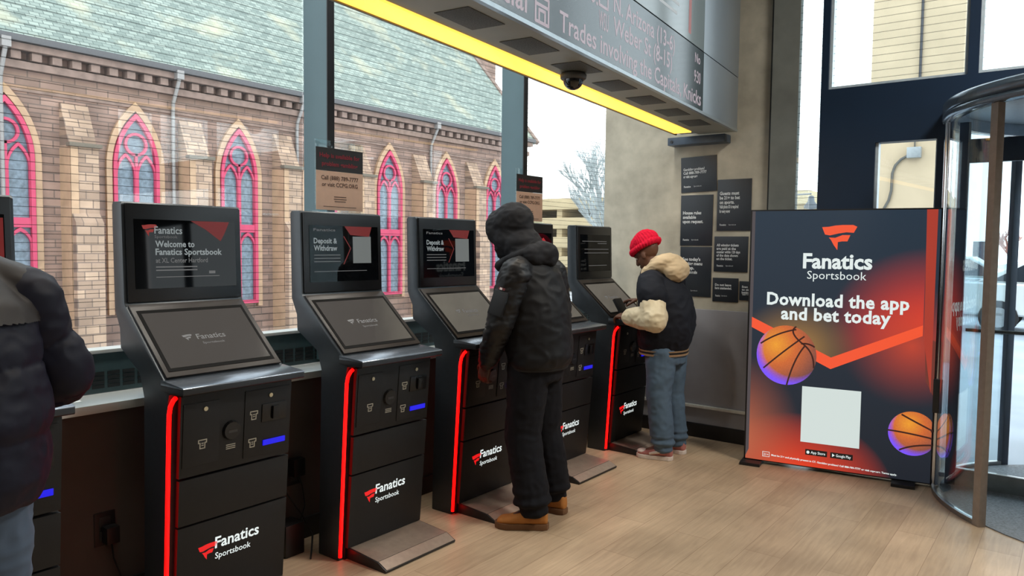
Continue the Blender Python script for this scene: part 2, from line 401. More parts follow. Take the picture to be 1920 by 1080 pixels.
for a in (188.6, -8.6):
    x, y = (DR+.004)*math.cos(math.radians(a)), (DR+.004)*math.sin(math.radians(a))
    p_ = MB().tube([(x, y, 0), (x, y, 2.36)], .023, 14).build('chrome_jamb_tube', CHROME, dr, smooth=True)
    MB().box(x-.02, x+.03, y-.045, y-.015, .50, .72).build('lock_box', BLACK, p_, bevel=.004)
prof = [(DR-.04, 2.362), (DR+.035, 2.362), (DR+.045, 2.37), (DR+.045, 2.395), (DR+.03, 2.405), (DR+.045, 2.415), (DR+.045, 2.465), (DR+.03, 2.478), (DR-.04, 2.478), (DR-.04, 2.362)]
MB().lathe(prof, 0, 0, 72).build('canopy_ring', RINGM, dr, smooth=True)
MB().lathe([(0.001, 2.44), (DR-.052, 2.44), (DR-.052, 2.46), (0.001, 2.46)], 0, 0, 48).build('drum_ceiling', mat('drum_ceiling_grey', srgb(140, 152, 160), .4), dr, smooth=False)
MB().lathe([(0.001, 0.0005), (DR-.03, 0.0005), (DR-.03, .006), (0.001, .006)], 0, 0, 48).build('entrance_mat', mat('ribbed_mat', srgb(120, 124, 128), .7, .2, .4, .35, 90), dr)
rv = empty('revolving_door_wings', (DX, DY-.03, .012), label='four glazed wings with metal stiles turning inside the entrance drum', cat='door')
MB().tube([(0, 0, 0), (0, 0, 2.4)], .045, 16).build('center_shaft', DRK, rv, smooth=True)
for k, a in enumerate((180, 270, 0, 90)):
    m_ = Matrix.Rotation(math.radians(a), 4, 'Z')
    wg = MB().box(.10, .975, -.005, .005, .115, 2.10, m_).build('wing_glass', EGC, rv)
    f = MB(); f.box(.05, .10, -.022, .022, 0, 2.36, m_).box(.975, 1.035, -.022, .022, 0, 2.36, m_)
    f.build('wing_stile', DRK, wg, bevel=.003)
    MB().box(.10, .975, -.022, .022, 0, .113, m_).build('bottom_rail', mat('grey_rail', srgb(128, 132, 132), .35, .5), wg, bevel=.003)
    MB().box(.10, .975, -.022, .022, 2.10, 2.25, m_).build('top_rail', DRK, wg, bevel=.003)
    MB().tube([m_ @ Vector((.12, -.05, 1.02)), m_ @ Vector((.96, -.05, 1.02))], .011, 8).build('push_bar', BLACK, wg, smooth=True)

# ================================================================== OUTSIDE
gm = mat('pale_pavement', srgb(176, 184, 192), .8, 0, .3, .12, 1.2)
o = struct(MB().box(-7.5, 60, 6.31, 130, -.3, -.02).build('sidewalk', gm))
o = struct(MB().box(-90, -7.6, -60, 140, -2.3, -2.0).build('street', mat('salted_asphalt', srgb(182, 186, 190), .9, 0, .3, .1, .5)))

# ---- the church across the street
CX = -21.0
STONE = brick_mat('brownstone_ashlar', srgb(172, 144, 130), srgb(144, 121, 110), srgb(126, 110, 102), .55, .21, 'YZ', .016, .9, .3)
STONEX = brick_mat('brownstone_ashlar_side', srgb(168, 134, 112), srgb(138, 112, 96), srgb(112, 98, 90), .55, .21, 'XZ', .016, .9, .3)
CREAM = mat('dressed_sandstone', srgb(186, 156, 128), .9, 0, .3, .14, 2.5, .2)
BUTT = brick_mat('buttress_stone', srgb(198, 170, 146), srgb(160, 136, 118), srgb(136, 118, 106), .34, .23, 'YZ', .014, .9, .25)
BUTTC = brick_mat('weathering_stone', srgb(200, 172, 140), srgb(184, 158, 130), srgb(140, 120, 104), .9, .25, 'YZ', .014, .9, .2)
PINK = mat('crimson_paint', srgb(196, 76, 106), .6, 0, .3, .1, 3)
LEAD = mat('leaded_glass', srgb(108, 124, 136), .35, 0, .5, .35, 9)
SLATE = brick_mat('green_slate', srgb(160, 172, 162), srgb(120, 134, 127), srgb(100, 112, 106), .24, .14, 'YX', .012, .7, .14, .5, srgb(196, 190, 160), .3, .5)
GUT = mat('dark_gutter', srgb(88, 88, 90), .6)
CORN = mat('carved_cornice_stone', srgb(140, 120, 110), .9, 0, .3, .2, 4)
ch = empty('church', (CX, 14, -2), label='brownstone church with green slate roof and crimson pointed windows across the street', cat='church')
def C3(x, y, z): return (x, y-14, z+2)     # x from the wall face, world y, world z
FC = lambda u, v, w: C3(w, u, v)            # a facade outline: u = y, v = z, w = distance from the wall face
MB().box(-1.2, 0, -24, 14.2, 0, 8.4).build('facade_wall', STONE, ch)
MB().box(-16, -1.2, 13.4, 14.2, 0, 8.4).build('end_wall', STONEX, ch)
# cornice, gutter
c_ = MB().box(0, .22, -24, 14.5, 7.72, 7.90).box(0, .38, -24, 14.55, 8.14, 8.30); c_.box(0, .06, -24, 14.35, 7.2, 7.3)
y = -23.8
while y < 14.3: c_.box(0, .30, y, y+.22, 7.93, 8.13); y += .46
c_.build('carved_cornice', CORN, ch)
MB().box(.16, .52, -24, 14.6, 8.31, 8.47).build('gutter', GUT, ch, bevel=.02)
# roof
al = math.radians(49); L = 15
ro = MB().box(0, L, -24, 14.75, 0, .15).build('slate_roof', SLATE, ch)
ro.location = (.42, 0, 8.36); ro.rotation_euler = (0, -PI+al, 0)
MB().box(0, L, 14.75, 14.98, -.06, .12).build('verge_stone', CORN, ro)
# tower at the far end
MB().box(-9, -3.9, 15.0, 17.05, 0, 21).build('tower', STONE, ch)
MB().box(-9.05, -3.8, 14.95, 17.1, 10.35, 10.5).build('tower_string_course', CORN, ch)
# windows
def arch(w, zs, zt, zb, n=10):
    """pointed-arch outline from bottom-left anticlockwise, about u = 0"""
    h = zt-zs; R = (h*h+w*w)/(2*w); a = math.asin(min(1, h/R))
    if h < w: a = math.asin(h/R)
    pts = [(-w, zb), (w, zb)]
    for k in range(n+1): t_ = a*k/n; pts.append((w-R+R*math.cos(t_), zs+R*math.sin(t_)))
    for k in range(n-1, -1, -1): t_ = a*k/n; pts.append((-(w-R+R*math.cos(t_)), zs+R*math.sin(t_)))
    return pts
def circ(c, r, n=20): return [(c[0]+r*math.cos(2*PI*k/n), c[1]+r*math.sin(2*PI*k/n)) for k in range(n)]
def gothic(yc):
    sh = lambda P: [(u+yc, v) for u, v in P]
    zb, zs, zt, w = -.36, 3.55, 5.05, .63
    st = MB()
    st.band(sh(arch(w+.17, zs, zt+.30, zb-.1)), sh(arch(w+.02, zs, zt+.06, zb-.1)), 0, .10, FC)
    wo = st.build('window_surround', CREAM, ch)
    MB().prism(sh(arch(w+.03, zs, zt+.07, zb)), .004, .015, FC).build('leaded_pane', LEAD, wo)
    p = MB(); p.band(sh(arch(w, zs, zt, zb)), sh(arch(w-.10, zs, zt-.16, zb+.1)), .02, .14, FC)
    p.box(.02, .11, yc-.035-14, yc+.035-14, zb+2, 3.95+2)
    p.box(.02, .115, yc-w+.05-14, yc+w-.05-14, 1.86+2, 2.10+2)
    p.band(sh(circ((0, 4.2), .32)), sh(circ((0, 4.2), .25)), .02, .11, FC)
    for s in (-1, 1):
        for zt2, zs2, zb2 in ((3.95, 3.35, 2.05), (1.86, 1.42, -.3)):
            p.band([(u+s*.285, v) for u, v in sh(arch(.275, zs2, zt2, zb2, 6))], [(u+s*.285, v) for u, v in sh(arch(.225, zs2, zt2-.1, zb2+.02, 6))], .02, .10, FC)
    p.build('window_frame', PINK, wo)
for k in range(-1, 7): gothic(7.12+3.165*k)
# buttresses
for k in range(-1, 8):
    yc = 8.72+3.165*k-3.165
    b = MB()
    b.prism([(0, -2), (.85, -2), (.85, 2.0), (.62, 2.25), (.62, 3.95), (.50, 4.05), (.06, 5.05), (0, 5.05)], yc-.34, yc+.34, lambda u, v, w: C3(u, w, v))
    bo = b.build('buttress', BUTT, ch)
    MB().box(.5, .72, yc-.40-14, yc+.40-14, 3.92+2, 4.02+2).build('weathered_ledge', mat('dark_ledge_stone', srgb(112, 104, 92), .9), bo, bevel=.02)
    MB().box(.0, .645, yc-.352-14, yc-.342-14, .0, 5.9).box(.62, .64, yc-.352-14, yc-.17-14, 2.0, 5.9).build('corner_quoins', CREAM, bo)
for yd in (-.9, 7.05, 11.35, 15.6, 22.0):
    d = MB(); yy = yd-14
    d.tube([(.46, yy, 8.4), (.46, yy, 8.1), (.12, yy, 7.5), (.10, yy, 7.2), (.10, yy, 0)], .055, 8); d.box(.36, .56, yy-.1, yy+.1, 8.12, 8.36)
    d.build('downspout', mat('pale_downspout', srgb(150, 148, 146), .5, .2), ch, smooth=True)

# ---- parking garage beyond the church
gr = empty('parking_garage', (-30, 49, -2), label='tan concrete parking garage with stacked open decks far behind the window', cat='building')
CT = mat('tan_precast', srgb(188, 172, 138), .9, 0, .3, .1, .6)
for k in range(5):
    MB().box(-14, 16, 0, 12, k*1.5+.4, k*1.5+1.25).build('deck_parapet', CT, gr, bevel=.05)
s = MB()
for k in range(9): s.box(-14+k*3.6, -13.5+k*3.6, .3, 11.7, 0, 6.9)
s.build('deck_columns', CT, gr)
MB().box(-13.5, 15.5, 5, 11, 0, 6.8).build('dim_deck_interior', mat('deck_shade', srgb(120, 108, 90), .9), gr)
# ---- bare trees
def tree(name, loc, h, lab, seed, spread=.5, col=srgb(126, 134, 134), depth=5, grp=None):
    rnd = random.Random(seed); b = MB()
    def br(p, d, l, r, k):
        n = 3; pts = [p]; q = p.copy(); dd = d.copy()
        for i in range(n):
            dd = (dd+Vector((rnd.uniform(-.16, .16), rnd.uniform(-.16, .16), .05))).normalized(); q = q+dd*(l/n); pts.append(q.copy())
        b.tube(pts, [r, r*.85, r*.75, r*.62], 5 if k > 1 else 3)
        if k == 0: return
        for i in range(4 if k > 1 else 5):
            t_ = rnd.uniform(.45, 1); s_ = pts[min(n, int(t_*n))]
            nd = (dd+Vector((rnd.uniform(-1, 1), rnd.uniform(-1, 1), rnd.uniform(-.1, .6)))*spread*1.3).normalized()
            br(s_, nd, l*rnd.uniform(.6, .78), r*.55, k-1)
    br(Vector((0, 0, 0)), Vector((0, 0, 1)), h*.33, h*.02, depth)
    o = b.build(name, mat(name+'_bark_%d' % seed, col, .9, var=.15, scale=3)); o.location = loc
    return tag(o, lab, 'tree', grp)
tree('bare_tree', (-20.9, 36.8, -2), 14.0, 'tall bare winter tree beside the concrete pier outside the window', 3, .36, srgb(186, 196, 198), 5)  # bark colour paled with the bluish glare of the overexposed sky
tree('bare_tree', (-4.8, 72, -.02), 6.0, 'reddish winter tree beyond the street seen through the revolving door', 9, .7, srgb(178, 120, 104), 4)
# ---- concrete column outside the entrance
col = empty('concrete_column', (-2.011, 12.3, -.02), label='tan concrete building column standing outside the entrance glass', cat='column')
COLM = mat('tan_column_concrete', srgb(214, 192, 160), .9, 0, .3, .1, 2.2, .15)
MB().box(-.583, .583, -.30, .8, 0, 14).build('shaft', COLM, col, bevel=.01)
MB().tube([(.06, -.33, 3.35), (.06, -.33, 14)], .018, 8).build('drain_pipe', mat('dark_pipe', srgb(70, 70, 74), .5), col, smooth=True)
jb = MB().box(-.06, .12, -.40, -.302, 2.87, 3.02).build('junction_box', mat('galvanised', srgb(170, 176, 178), .4, .5), col, bevel=.008)
cp = [(-.05, 2.91), (-.14, 2.86), (-.21, 2.78), (-.245, 2.67), (-.25, 2.42), (-.28, 2.28), (-.35, 2.14), (-.40, 1.9), (-.42, 1.6), (-.42, .2)]
MB().tube([(u, -.33, v) for u, v in cp], .019, 8).build('conduit', mat('grey_conduit', srgb(110, 108, 102), .5, .3), jb, smooth=True)
MB().tube([(.03, -.33, 3.02), (.03, -.33, 3.32)], .011, 6).build('short_conduit', mat('grey_conduit', srgb(110, 108, 102), .5, .3), jb, smooth=True)
# ---- street lamp, roadside sign, cars
sl = empty('street_lamp', (-10.6, 30, -2), label='grey street lamp with hanging lantern seen through the narrow glass strip', cat='street lamp')
GREY = mat('painted_grey_pole', srgb(120, 124, 128), .5)
MB().tube([(0, 0, 0), (0, 0, 5.6)], [.09, .06], 10).build('pole', GREY, sl, smooth=True)
MB().tube([(0, 0, 5.45), (1.0, 0, 5.62), (2.15, 0, 5.66)], .03, 8).build('arm', GREY, sl, smooth=True)
MB().lathe([(.001, 5.6), (.1, 5.56), (.13, 5.36), (.26, 5.2), (.26, 5.1), (.001, 5.06)], 2.15, 0, 16).build('lantern', mat('lantern_dark', srgb(92, 96, 100), .5), sl, smooth=True)
rs = empty('roadside_sign', (-5.62, 60, -.02), label='dark square sign on posts across the lot, in front of the reddish tree', cat='sign')
MB().box(-.48, .48, -.12, .12, .75, 2.2).build('sign_panel', mat('slate_sign', srgb(74, 82, 92), .6), rs, bevel=.03)
MB().box(-.4, -.3, -.06, .06, 0, .75).build('post', GREY, rs); MB().box(.3, .4, -.06, .06, 0, .75).build('post', GREY, rs)
def car(loc, rz, c, lab):
    r = empty('car', loc, rz, label=lab, cat='car', group='cars parked beyond the entrance')
    paint = mat('car_paint_%d' % int(c[0]*1000), c, .25, .2, .5, .02, 3, coat=.5)
    P = [(-2.2, .35), (2.15, .35), (2.25, .55), (2.2, .75), (1.3, .92), (-1.9, .98), (-2.25, .85), (-2.28, .55)]
    MB().prism(P, -.88, .88, lambda u, v, w: (u, w, v)).build('body', paint, r, bevel=.08, seg=3)
    Q = [(1.25, .92), (.45, 1.42), (-.9, 1.46), (-1.75, .97)]
    cb = MB().prism(Q, -.74, .74, lambda u, v, w: (u, w*(1-.1*(v-.9)/.5), v)).build('cabin', paint, r, bevel=.05, seg=3)
    Q2 = [(1.08, .97), (.42, 1.37), (-.85, 1.40), (-1.5, 1.0)]
    MB().prism(Q2, -.755, .755, lambda u, v, w: (u, w*(1-.1*(v-.9)/.5), v)).build('side_windows', mat('car_glass', srgb(36, 44, 52), .1), cb)
    for x in (-1.35, 1.35):
        for s_ in (-1, 1):
            wq = MB().tube([(x, s_*.68, .32), (x, s_*.90, .32)], .32, 20).build('wheel', mat('tyre_rubber', srgb(30, 30, 32), .8), r, smooth=True)
            MB().tube([(x, s_*.895, .32), (x, s_*.915, .32)], .19, 16).build('hubcap', mat('hubcap_silver', srgb(160, 164, 168), .3, .6), wq, smooth=True)
car((-2.6, 21.5, -.02), 0, srgb(206, 216, 216), 'pale silver car parked beyond the door, farther and left of the nearer white one')
car((.1, 17.6, -.02), 0, srgb(226, 230, 230), 'white car parked nearest outside the revolving door at the right edge')
# ================================================================== BETTING KIOSKS
KW = .54
KX = -2.82
def face(z): return .012+.082*z          # front panels lean outwards with height
def kp(y, z, off=0.): return Vector((face(z)+off, y, z))
UPF = Vector((.082, 0, 1)).normalized()
def slab(b, y0, y1, z0, z1, o0, o1):
    V = [b.bm.verts.new(kp(y, z, o)) for o in (o0, o1) for y, z in ((y0, z0), (y1, z0), (y1, z1), (y0, z1))]
    for f in ((0, 3, 2, 1), (4, 5, 6, 7), (0, 1, 5, 4), (1, 2, 6, 5), (2, 3, 7, 6), (3, 0, 4, 7)): b.bm.faces.new([V[i] for i in f])
    return b
S0, S1 = Vector((.022, 0, 1.016)), Vector((-.285, 0, 1.288))   # sloping touch shelf, bottom and top
SD = (S1-S0).normalized(); SN = Vector((-SD.z, 0, SD.x)) * -1
if SN.z < 0: SN = -SN
def sp_(y, t, off=0.): p = S0 + (S1-S0)*t + SN*off; return Vector((p.x, y, p.z))
HB, HT = Vector((-.288, 0, 1.296)), Vector((-.302, 0, 1.712))   # head front face, bottom and top
HD = (HT-HB).normalized()
def hp(y, t, off=0.): p = HB + (HT-HB)*t; return Vector((p.x+off, y, p.z))
def quadbox(b, fn, y0, y1, t0, t1, o0, o1):
    V = [b.bm.verts.new(fn(y, t, o)) for o in (o0, o1) for y, t in ((y0, t0), (y1, t0), (y1, t1), (y0, t1))]
    for f in ((0, 3, 2, 1), (4, 5, 6, 7), (0, 1, 5, 4), (1, 2, 6, 5), (2, 3, 7, 6), (3, 0, 4, 7)): b.bm.faces.new([V[i] for i in f])
    return b
def kiosk_proto():
    k = empty('betting_kiosk', (0, 0, 0))
    P = [(-.165, 0), (-.012, 0), (.045, .93), (.055, .962), (.15, .972), (.15, .985), (.02, 1.010), (-.285, 1.284), (-.290, 1.30), (-.302, 1.700), (-.312, 1.712), (-.37, 1.712), (-.382, 1.70), (-.372, 1.27), (-.332, 1.19), (-.328, 1.11), (-.17, 1.02), (-.14, .93)]
    b = MB(); b.prism(P, 0, KW, lambda u, v, w: (u, w, v)); b.build('body', SIDE, k, bevel=.007, seg=2, angle=25)
    # head bezel + display
    b = MB(); quadbox(b, hp, .012, KW-.012, .005, .985, -.004, .010)
    hb = b.build('head_bezel', BEZEL, k, bevel=.006)
    b = MB(); quadbox(b, hp, .044, KW-.036, .135, .83, .0102, .0122); b.build('display_screen', SCREEN, hb)
    # touch shelf
    b = MB(); quadbox(b, sp_, .010, KW-.010, .015, .985, -.003, .006); tf = b.build('touchscreen_frame', mat('shelf_frame', srgb(38, 31, 28), .38, .1, .4), k, bevel=.003)
    b = MB(); quadbox(b, sp_, .028, KW-.032, .075, .895, .0062, .0075); b.build('touchscreen_border', mat('black_border', srgb(12, 11, 11), .7, 0, .15), tf)
    b = MB(); quadbox(b, sp_, .042, KW-.046, .115, .850, .0077, .0087); b.build('touchscreen', TOUCH, tf)
    flag('screen_emblem', sp_(.155, .44, .0093), (0, 1, 0), SD, .034, FAINT_E, tf)
    text('screen_lettering', 'Fanatics', sp_(.215, .45, .0093), (0, 1, 0), SD, FAINT_E, tf, w=.13, h=.028)
    text('screen_lettering', 'Sportsbook', sp_(.228, .38, .0093), (0, 1, 0), SD, FAINT_E, tf, w=.10, h=.012, bold=0)
    # counter lip
    b = MB(); b.prism([(.05, .970), (.160, .970), (.165, .975), (.165, .9935), (.0, .9935), (.0, .975)], -.004, KW+.004, lambda u, v, w: (u, w, v))
    b.build('counter_edge', BLACK, k, bevel=.002)
    b = MB(); b.prism([(.0, .994), (.166, .994), (.166, .998), (.160, 1.002), (.022, 1.0135), (.0, 1.0135)], -.004, KW+.004, lambda u, v, w: (u, w, v))
    b.build('counter', mat('counter_satin', srgb(118, 126, 136), .24, .7, .6), k, bevel=.003)
    # front panels
    b = MB(); slab(b, .028, KW-.008, .628, .955, -.02, .002); up = b.build('upper_panel', BLACKP, k, bevel=.002)
    b = MB(); slab(b, .030, KW-.008, .432, .618, -.02, .003); b.build('middle_panel', BLACKP, k, bevel=.002)
    b = MB(); slab(b, .030, KW-.008, .062, .424, -.02, .003); lp = b.build('lower_panel', BLACKP, k, bevel=.002)
    b = MB(); slab(b, .030, KW-.010, .0, .060, -.05, -.016); b.build('kick_plate', BLACK, k)
    b = MB(); slab(b, .038, .192, .668, .922, .0022, .0055); ad = b.build('access_door', BLACKP, k, bevel=.0015)
    def disc(nm, m, par, y, z, r, o0, o1, r2=None):
        q = MB(); n = Vector((1, 0, -.082)).normalized(); c = kp(y, z)
        q.tube([c+n*o0, c+n*o1], [r, r2 or r], 16); return q.build(nm, m, par, smooth=False)
    LOCK = mat('lock_brass', srgb(190, 184, 160), .3, .9)
    disc('lock', LOCK, ad, .128, .895, .009, .004, .011)
    b = MB(); slab(b, .305, .520, .650, .935, .0022, .0055); cp_ = b.build('cash_panel', BLACKP, k, bevel=.0015)
    disc('lock', LOCK, cp_, .425, .905, .009, .004, .011)
    disc('card_reader', mat('reader_black', srgb(10, 10, 11), .3), k, .247, .785, .042, .001, .014, .036)
    b = MB(); slab(b, .228, .268, .776, .786, .0135, .0152); b.build('card_slot', mat('slot_grey', srgb(50, 50, 52), .3), bpy.data.objects[-1] if False else k)
    b = MB(); slab(b, .385, .505, .792, .868, .0052, .010); tp_ = b.build('ticket_mouth', mat('reader_black', srgb(10, 10, 11), .3), k, bevel=.002)
    b = MB(); slab(b, .432, .462, .800, .856, .010, .022); b.build('ticket_tongue', mat('slot_black', srgb(4, 4, 5), .5), tp_, bevel=.003)
    b = MB(); slab(b, .395, .505, .688, .712, .0052, .011); b.build('bill_acceptor_light', BLUE, k, bevel=.003)
    def icon(nm, par, y, z, s, off):
        q = MB(); fn = lambda u, v: kp(y+u*s, z+v*s, off)
        strip2d(q, [(-.5, .5), (.5, .5), (.5, .15), (.3, .15), (.3, -.5), (-.3, -.5), (-.3, .15), (-.5, .15), (-.5, .5)], .13, fn)
        strip2d(q, [(-.1, .1), (.12, .1)], .12, fn); strip2d(q, [(-.1, -.15), (.12, -.15)], .12, fn)
        return q.build(nm, ICON, par)
    icon('ticket_icon', ad, .120, .752, .034, .006)
    icon('ticket_icon', cp_, .348, .828, .034, .006)
    icon('cash_icon', cp_, .345, .710, .034, .006)
    q = MB(); fn = lambda u, v: kp(.247+u, .716+v, .0026)
    for v in (-.008, 0, .008): strip2d(q, [(-.02, v), (.02, v)], .0035, fn)
    q.build('card_icon', ICON, k)
    # backlit emblem
    flag('backlit_emblem', kp(.118, .262, .0034), (0, 1, 0), UPF, .066, RED_E, lp)
    text('backlit_lettering', 'Fanatics', kp(.192, .298, .0034), (0, 1, 0), UPF, WHITE_E, lp, w=.205, h=.047, bold=.02)
    text('backlit_lettering', 'Sportsbook', kp(.194, .252, .0034), (0, 1, 0), UPF, WHITE_E, lp, w=.165, h=.026, bold=.008)
    # edge light
    pts = [(-.006+.058*z, .004, z) for z in (.02, .3, .6, .88)] + [(.052, .006, .915), (.066, .01, .94), (.078, .014, .952)]
    MB().tube(pts, .0085, 10).build('edge_light', RED, k, smooth=True)
    # footplate
    FP = mat('footplate_grey', srgb(168, 152, 138), .4, .35, .4)
    b = MB(); b.prism([(-.01, 0), (.27, 0), (.275, .012), (.215, .040), (.0, .058)], .045, KW-.005, lambda u, v, w: (u, w, v)); fp = b.build('footplate', BLACK, k, bevel=.002)
    MB().prism([(.0, .0585), (.212, .0405), (.212, .0425), (.0, .0605)], .052, KW-.012, lambda u, v, w: (u, w, v)).build('tread_sheet', FP, fp)
    MB().prism([(.217, .0405), (.272, .0145), (.272, .0165), (.217, .0425)], .052, KW-.012, lambda u, v, w: (u, w, v)).build('front_tread', FP, fp)
    return k
proto = kiosk_proto()
KY = [.545, 1.470, 2.345, 3.165, 4.045, 4.900]
KL = ['black kiosk at the left edge, used by the person in the puffer jacket',
      'black betting kiosk showing a large welcome screen, the first one standing free from the left',
      'black kiosk with white square on its screen and acrylic notice holder on top',
      'black betting kiosk used by the person in the black hooded jacket and tan boots',
      'black betting kiosk with red picture on its screen, mostly hidden behind the hooded person',
      'farthest black kiosk by the concrete wall, used by the red beanie person']
kiosks = []
for i in range(6):
    if i == 0: r = proto
    else:
        r = proto.copy(); COL.objects.link(r); mesh_copy_parts(proto, r)
for i, r in enumerate([o for o in bpy.data.objects if o.name.startswith('betting_kiosk')]):
    r.location = (KX, KY[i], 0); tag(r, KL[i], 'kiosk', 'betting kiosks along the window'); kiosks.append(r)
R_ = (0, 1, 0)
def bez(k): return [c for c in k.children if c.name.startswith('head_bezel')][0]
def red_patch(par, pts, m=REDD_E, off=.0126):
    b = MB(); b.sheet([hp(y, t, off) for y, t in pts]); b.build('screen_picture', m, par)
def hline(par, y0, y1, t, wd=.004, m=DIMW_E):
    b = MB(); b.sheet([hp(y0, t, .0128), hp(y1, t, .0128), hp(y1, t+wd/.416, .0128), hp(y0, t+wd/.416, .0128)]); return b.build('screen_small_print', m, par)
# K1: the welcome screen
p = bez(kiosks[1])
flag('screen_emblem', hp(.075, .66, .0128), R_, HD, .05, REDD_E, p)
text('screen_lettering', 'Fanatics', hp(.128, .69, .0128), R_, HD, DIMW_E, p, w=.122, h=.030)
text('screen_lettering', 'Sportsbook', hp(.128, .645, .0128), R_, HD, FAINT_E, p, w=.10, h=.012, bold=0)
text('screen_lettering', 'Welcome to', hp(.130, .555, .0128), R_, HD, DIMW_E, p, w=.175, h=.026, bold=.025)
text('screen_lettering', 'Fanatics Sportsbook', hp(.130, .475, .0128), R_, HD, DIMW_E, p, w=.305, h=.026, bold=.025)
text('screen_lettering', 'at XL Center Hartford', hp(.130, .395, .0128), R_, HD, FAINT_E, p, w=.235, h=.020)
hline(p, .13, .315, .345, .005, FAINT_E); hline(p, .13, .315, .312, .005, FAINT_E); hline(p, .13, .42, .245, .003, FAINT_E); hline(p, .37, .40, .275, .012, FAINT_E)
red_patch(p, [(.29, .828), (.40, .828), (.475, .828), (.45, .70), (.43, .62), (.36, .74)], glow('dark_red_pixels', (.5, .012, .012, 1), .26))
# K2 / K3: the deposit screen
for i in (2, 3):
    p = bez(kiosks[i])
    text('screen_lettering', 'Fanatics', hp(.07, .76, .0128), R_, HD, FAINT_E, p, w=.14, h=.014)
    text('screen_lettering', 'Deposit &', hp(.07, .61, .0128), R_, HD, DIMW_E, p, w=.15, h=.027, bold=.025)
    text('screen_lettering', 'Withdraw', hp(.07, .52, .0128), R_, HD, DIMW_E, p, w=.15, h=.027, bold=.025)
    for t in (.46, .42, .38): hline(p, .07, .24, t, .004, FAINT_E)
    hline(p, .07, .42, .26, .003, FAINT_E)
    red_patch(p, [(.27, .828), (.46, .828), (.44, .70), (.31, .72)], glow('dark_red_pixels', (.5, .012, .012, 1), .26))
    b = MB(); strip2d(b, [(.265, .70), (.31, .55), (.262, .35)], .006, lambda u, v: hp(u, v, .0128)); b.build('screen_chevron', glow('dark_red_pixels', (.5, .012, .012, 1), .26), p)
    b = MB(); b.sheet([hp(.325, .36, .0129), hp(.452, .36, .0129), hp(.452, .70, .0129), hp(.325, .70, .0129)]); b.build('screen_white_square', glow('grey_pixels', (.62, .68, .66, 1), .20 if i == 2 else .07), p)
p = bez(kiosks[4])
red_patch(p, [(.25, .60), (.40, .75), (.49, .56), (.49, .22), (.40, .38)], glow('bright_red_pixels', (.8, .015, .03, 1), .5))
p = bez(kiosks[5])
for t, a, c in ((.70, .07, .44), (.66, .30, .44), (.55, .10, .47), (.48, .10, .47), (.24, .16, .44)): hline(p, a, c, t, .004, FAINT_E)
p = bez(kiosks[0])
text('screen_lettering', 'Deposit &', hp(.07, .61, .0128), R_, HD, DIMW_E, p, w=.15, h=.027, bold=.025)
red_patch(p, [(.30, .80), (.50, .80), (.50, .40), (.42, .5)], glow('dark_red_pixels', (.5, .012, .012, 1), .26))

# ---- acrylic notice holders standing on two kiosks
PEACH = mat('peach_card', srgb(240, 206, 186), .6, 0, .3, .03)
CARDB = mat('black_card', srgb(34, 32, 34), .5); MAROON = mat('maroon_print', srgb(150, 36, 54), .6); BROWNP = mat('brown_print', srgb(92, 66, 58), .6)
def holder(y, lab):
    r = empty('notice_holder', (-3.165, y, 1.7125), label=lab, cat='sign', group='clear notice holders on the kiosks')
    MB().box(-.003, .003, -.16, .16, .006, .375).build('acrylic_sheet', glass('acrylic', (.9, .95, .95), 0, 0, 1.), r, bevel=.001)
    MB().box(-.025, .025, -.16, .16, 0, .005).build('acrylic_foot', glass('acrylic', (.9, .95, .95), 0, 0, 1.), r)
    c = MB().box(.0035, .005, -.157, .157, .012, .215).build('peach_card', PEACH, r)
    d = MB().box(.0035, .0052, -.157, .157, .216, .335).build('black_header', CARDB, r)
    text('header_lettering', 'Help is available for', (.0058, 0, .285), (0, 1, 0), (0, 0, 1), MAROON, d, w=.27, h=.022, align='C', bold=.03)
    text('header_lettering', 'problem gambling', (.0058, 0, .242), (0, 1, 0), (0, 0, 1), MAROON, d, w=.24, h=.022, align='C', bold=.03)
    text('card_lettering', 'Call (888) 789-7777', (.0056, 0, .170), (0, 1, 0), (0, 0, 1), BROWNP, c, w=.25, h=.021, align='C', bold=.02)
    text('card_lettering', 'or visit CCPG.ORG', (.0056, 0, .135), (0, 1, 0), (0, 0, 1), BROWNP, c, w=.24, h=.021, align='C', bold=.02)
    b = MB()
    for v, w_ in ((.082, .04), (.070, .042), (.058, .036)): strip2d(b, [(-w_, v), (w_, v)], .004, lambda u, v_: (.0056, u, v_))
    strip2d(b, [(-.11, .03), (.11, .03)], .003, lambda u, v_: (.0056, u, v_)); b.build('small_print', BROWNP, c)
holder(2.632, 'clear acrylic holder with peach helpline notice on the kiosk between the two window fins')
holder(4.345, 'clear acrylic holder with peach helpline notice behind the head of the hooded person')

# ---- wall sockets, plugs and leads in the gaps between the kiosks
PB = mat('black_plastic', srgb(20, 20, 21), .45)
def socket(y, z, lab, wid=.085):
    r = empty('wall_socket', (-3.21, y, z), label=lab, cat='socket', group='wall sockets under the ledge')
    MB().box(0, .006, -wid/2, wid/2, -.07, .07).build('cover_plate', PB, r, bevel=.003)
    for dz in (.03, -.03): MB().box(.006, .009, -.022, .022, dz-.02, dz+.02).build('receptacle', mat('receptacle_grey', srgb(46, 44, 44), .5), r, bevel=.004)
    return r
socket(1.42, .35, 'black wall socket with a plugged lead left of the welcome screen kiosk')
socket(2.36, .37, 'black wall socket with adapter between the welcome screen kiosk and the next kiosk')
def plug(y, z, lab, pts, s=1):
    r = empty('power_adapter', (-3.200, y, z), label=lab, cat='adapter', group='power adapters')
    MB().box(0, .05, -.026*s, .026*s, -.035*s, .035*s).build('adapter_block', PB, r, bevel=.005)
    MB().tube(pts, .004, 6).build('lead', PB, r, smooth=True)
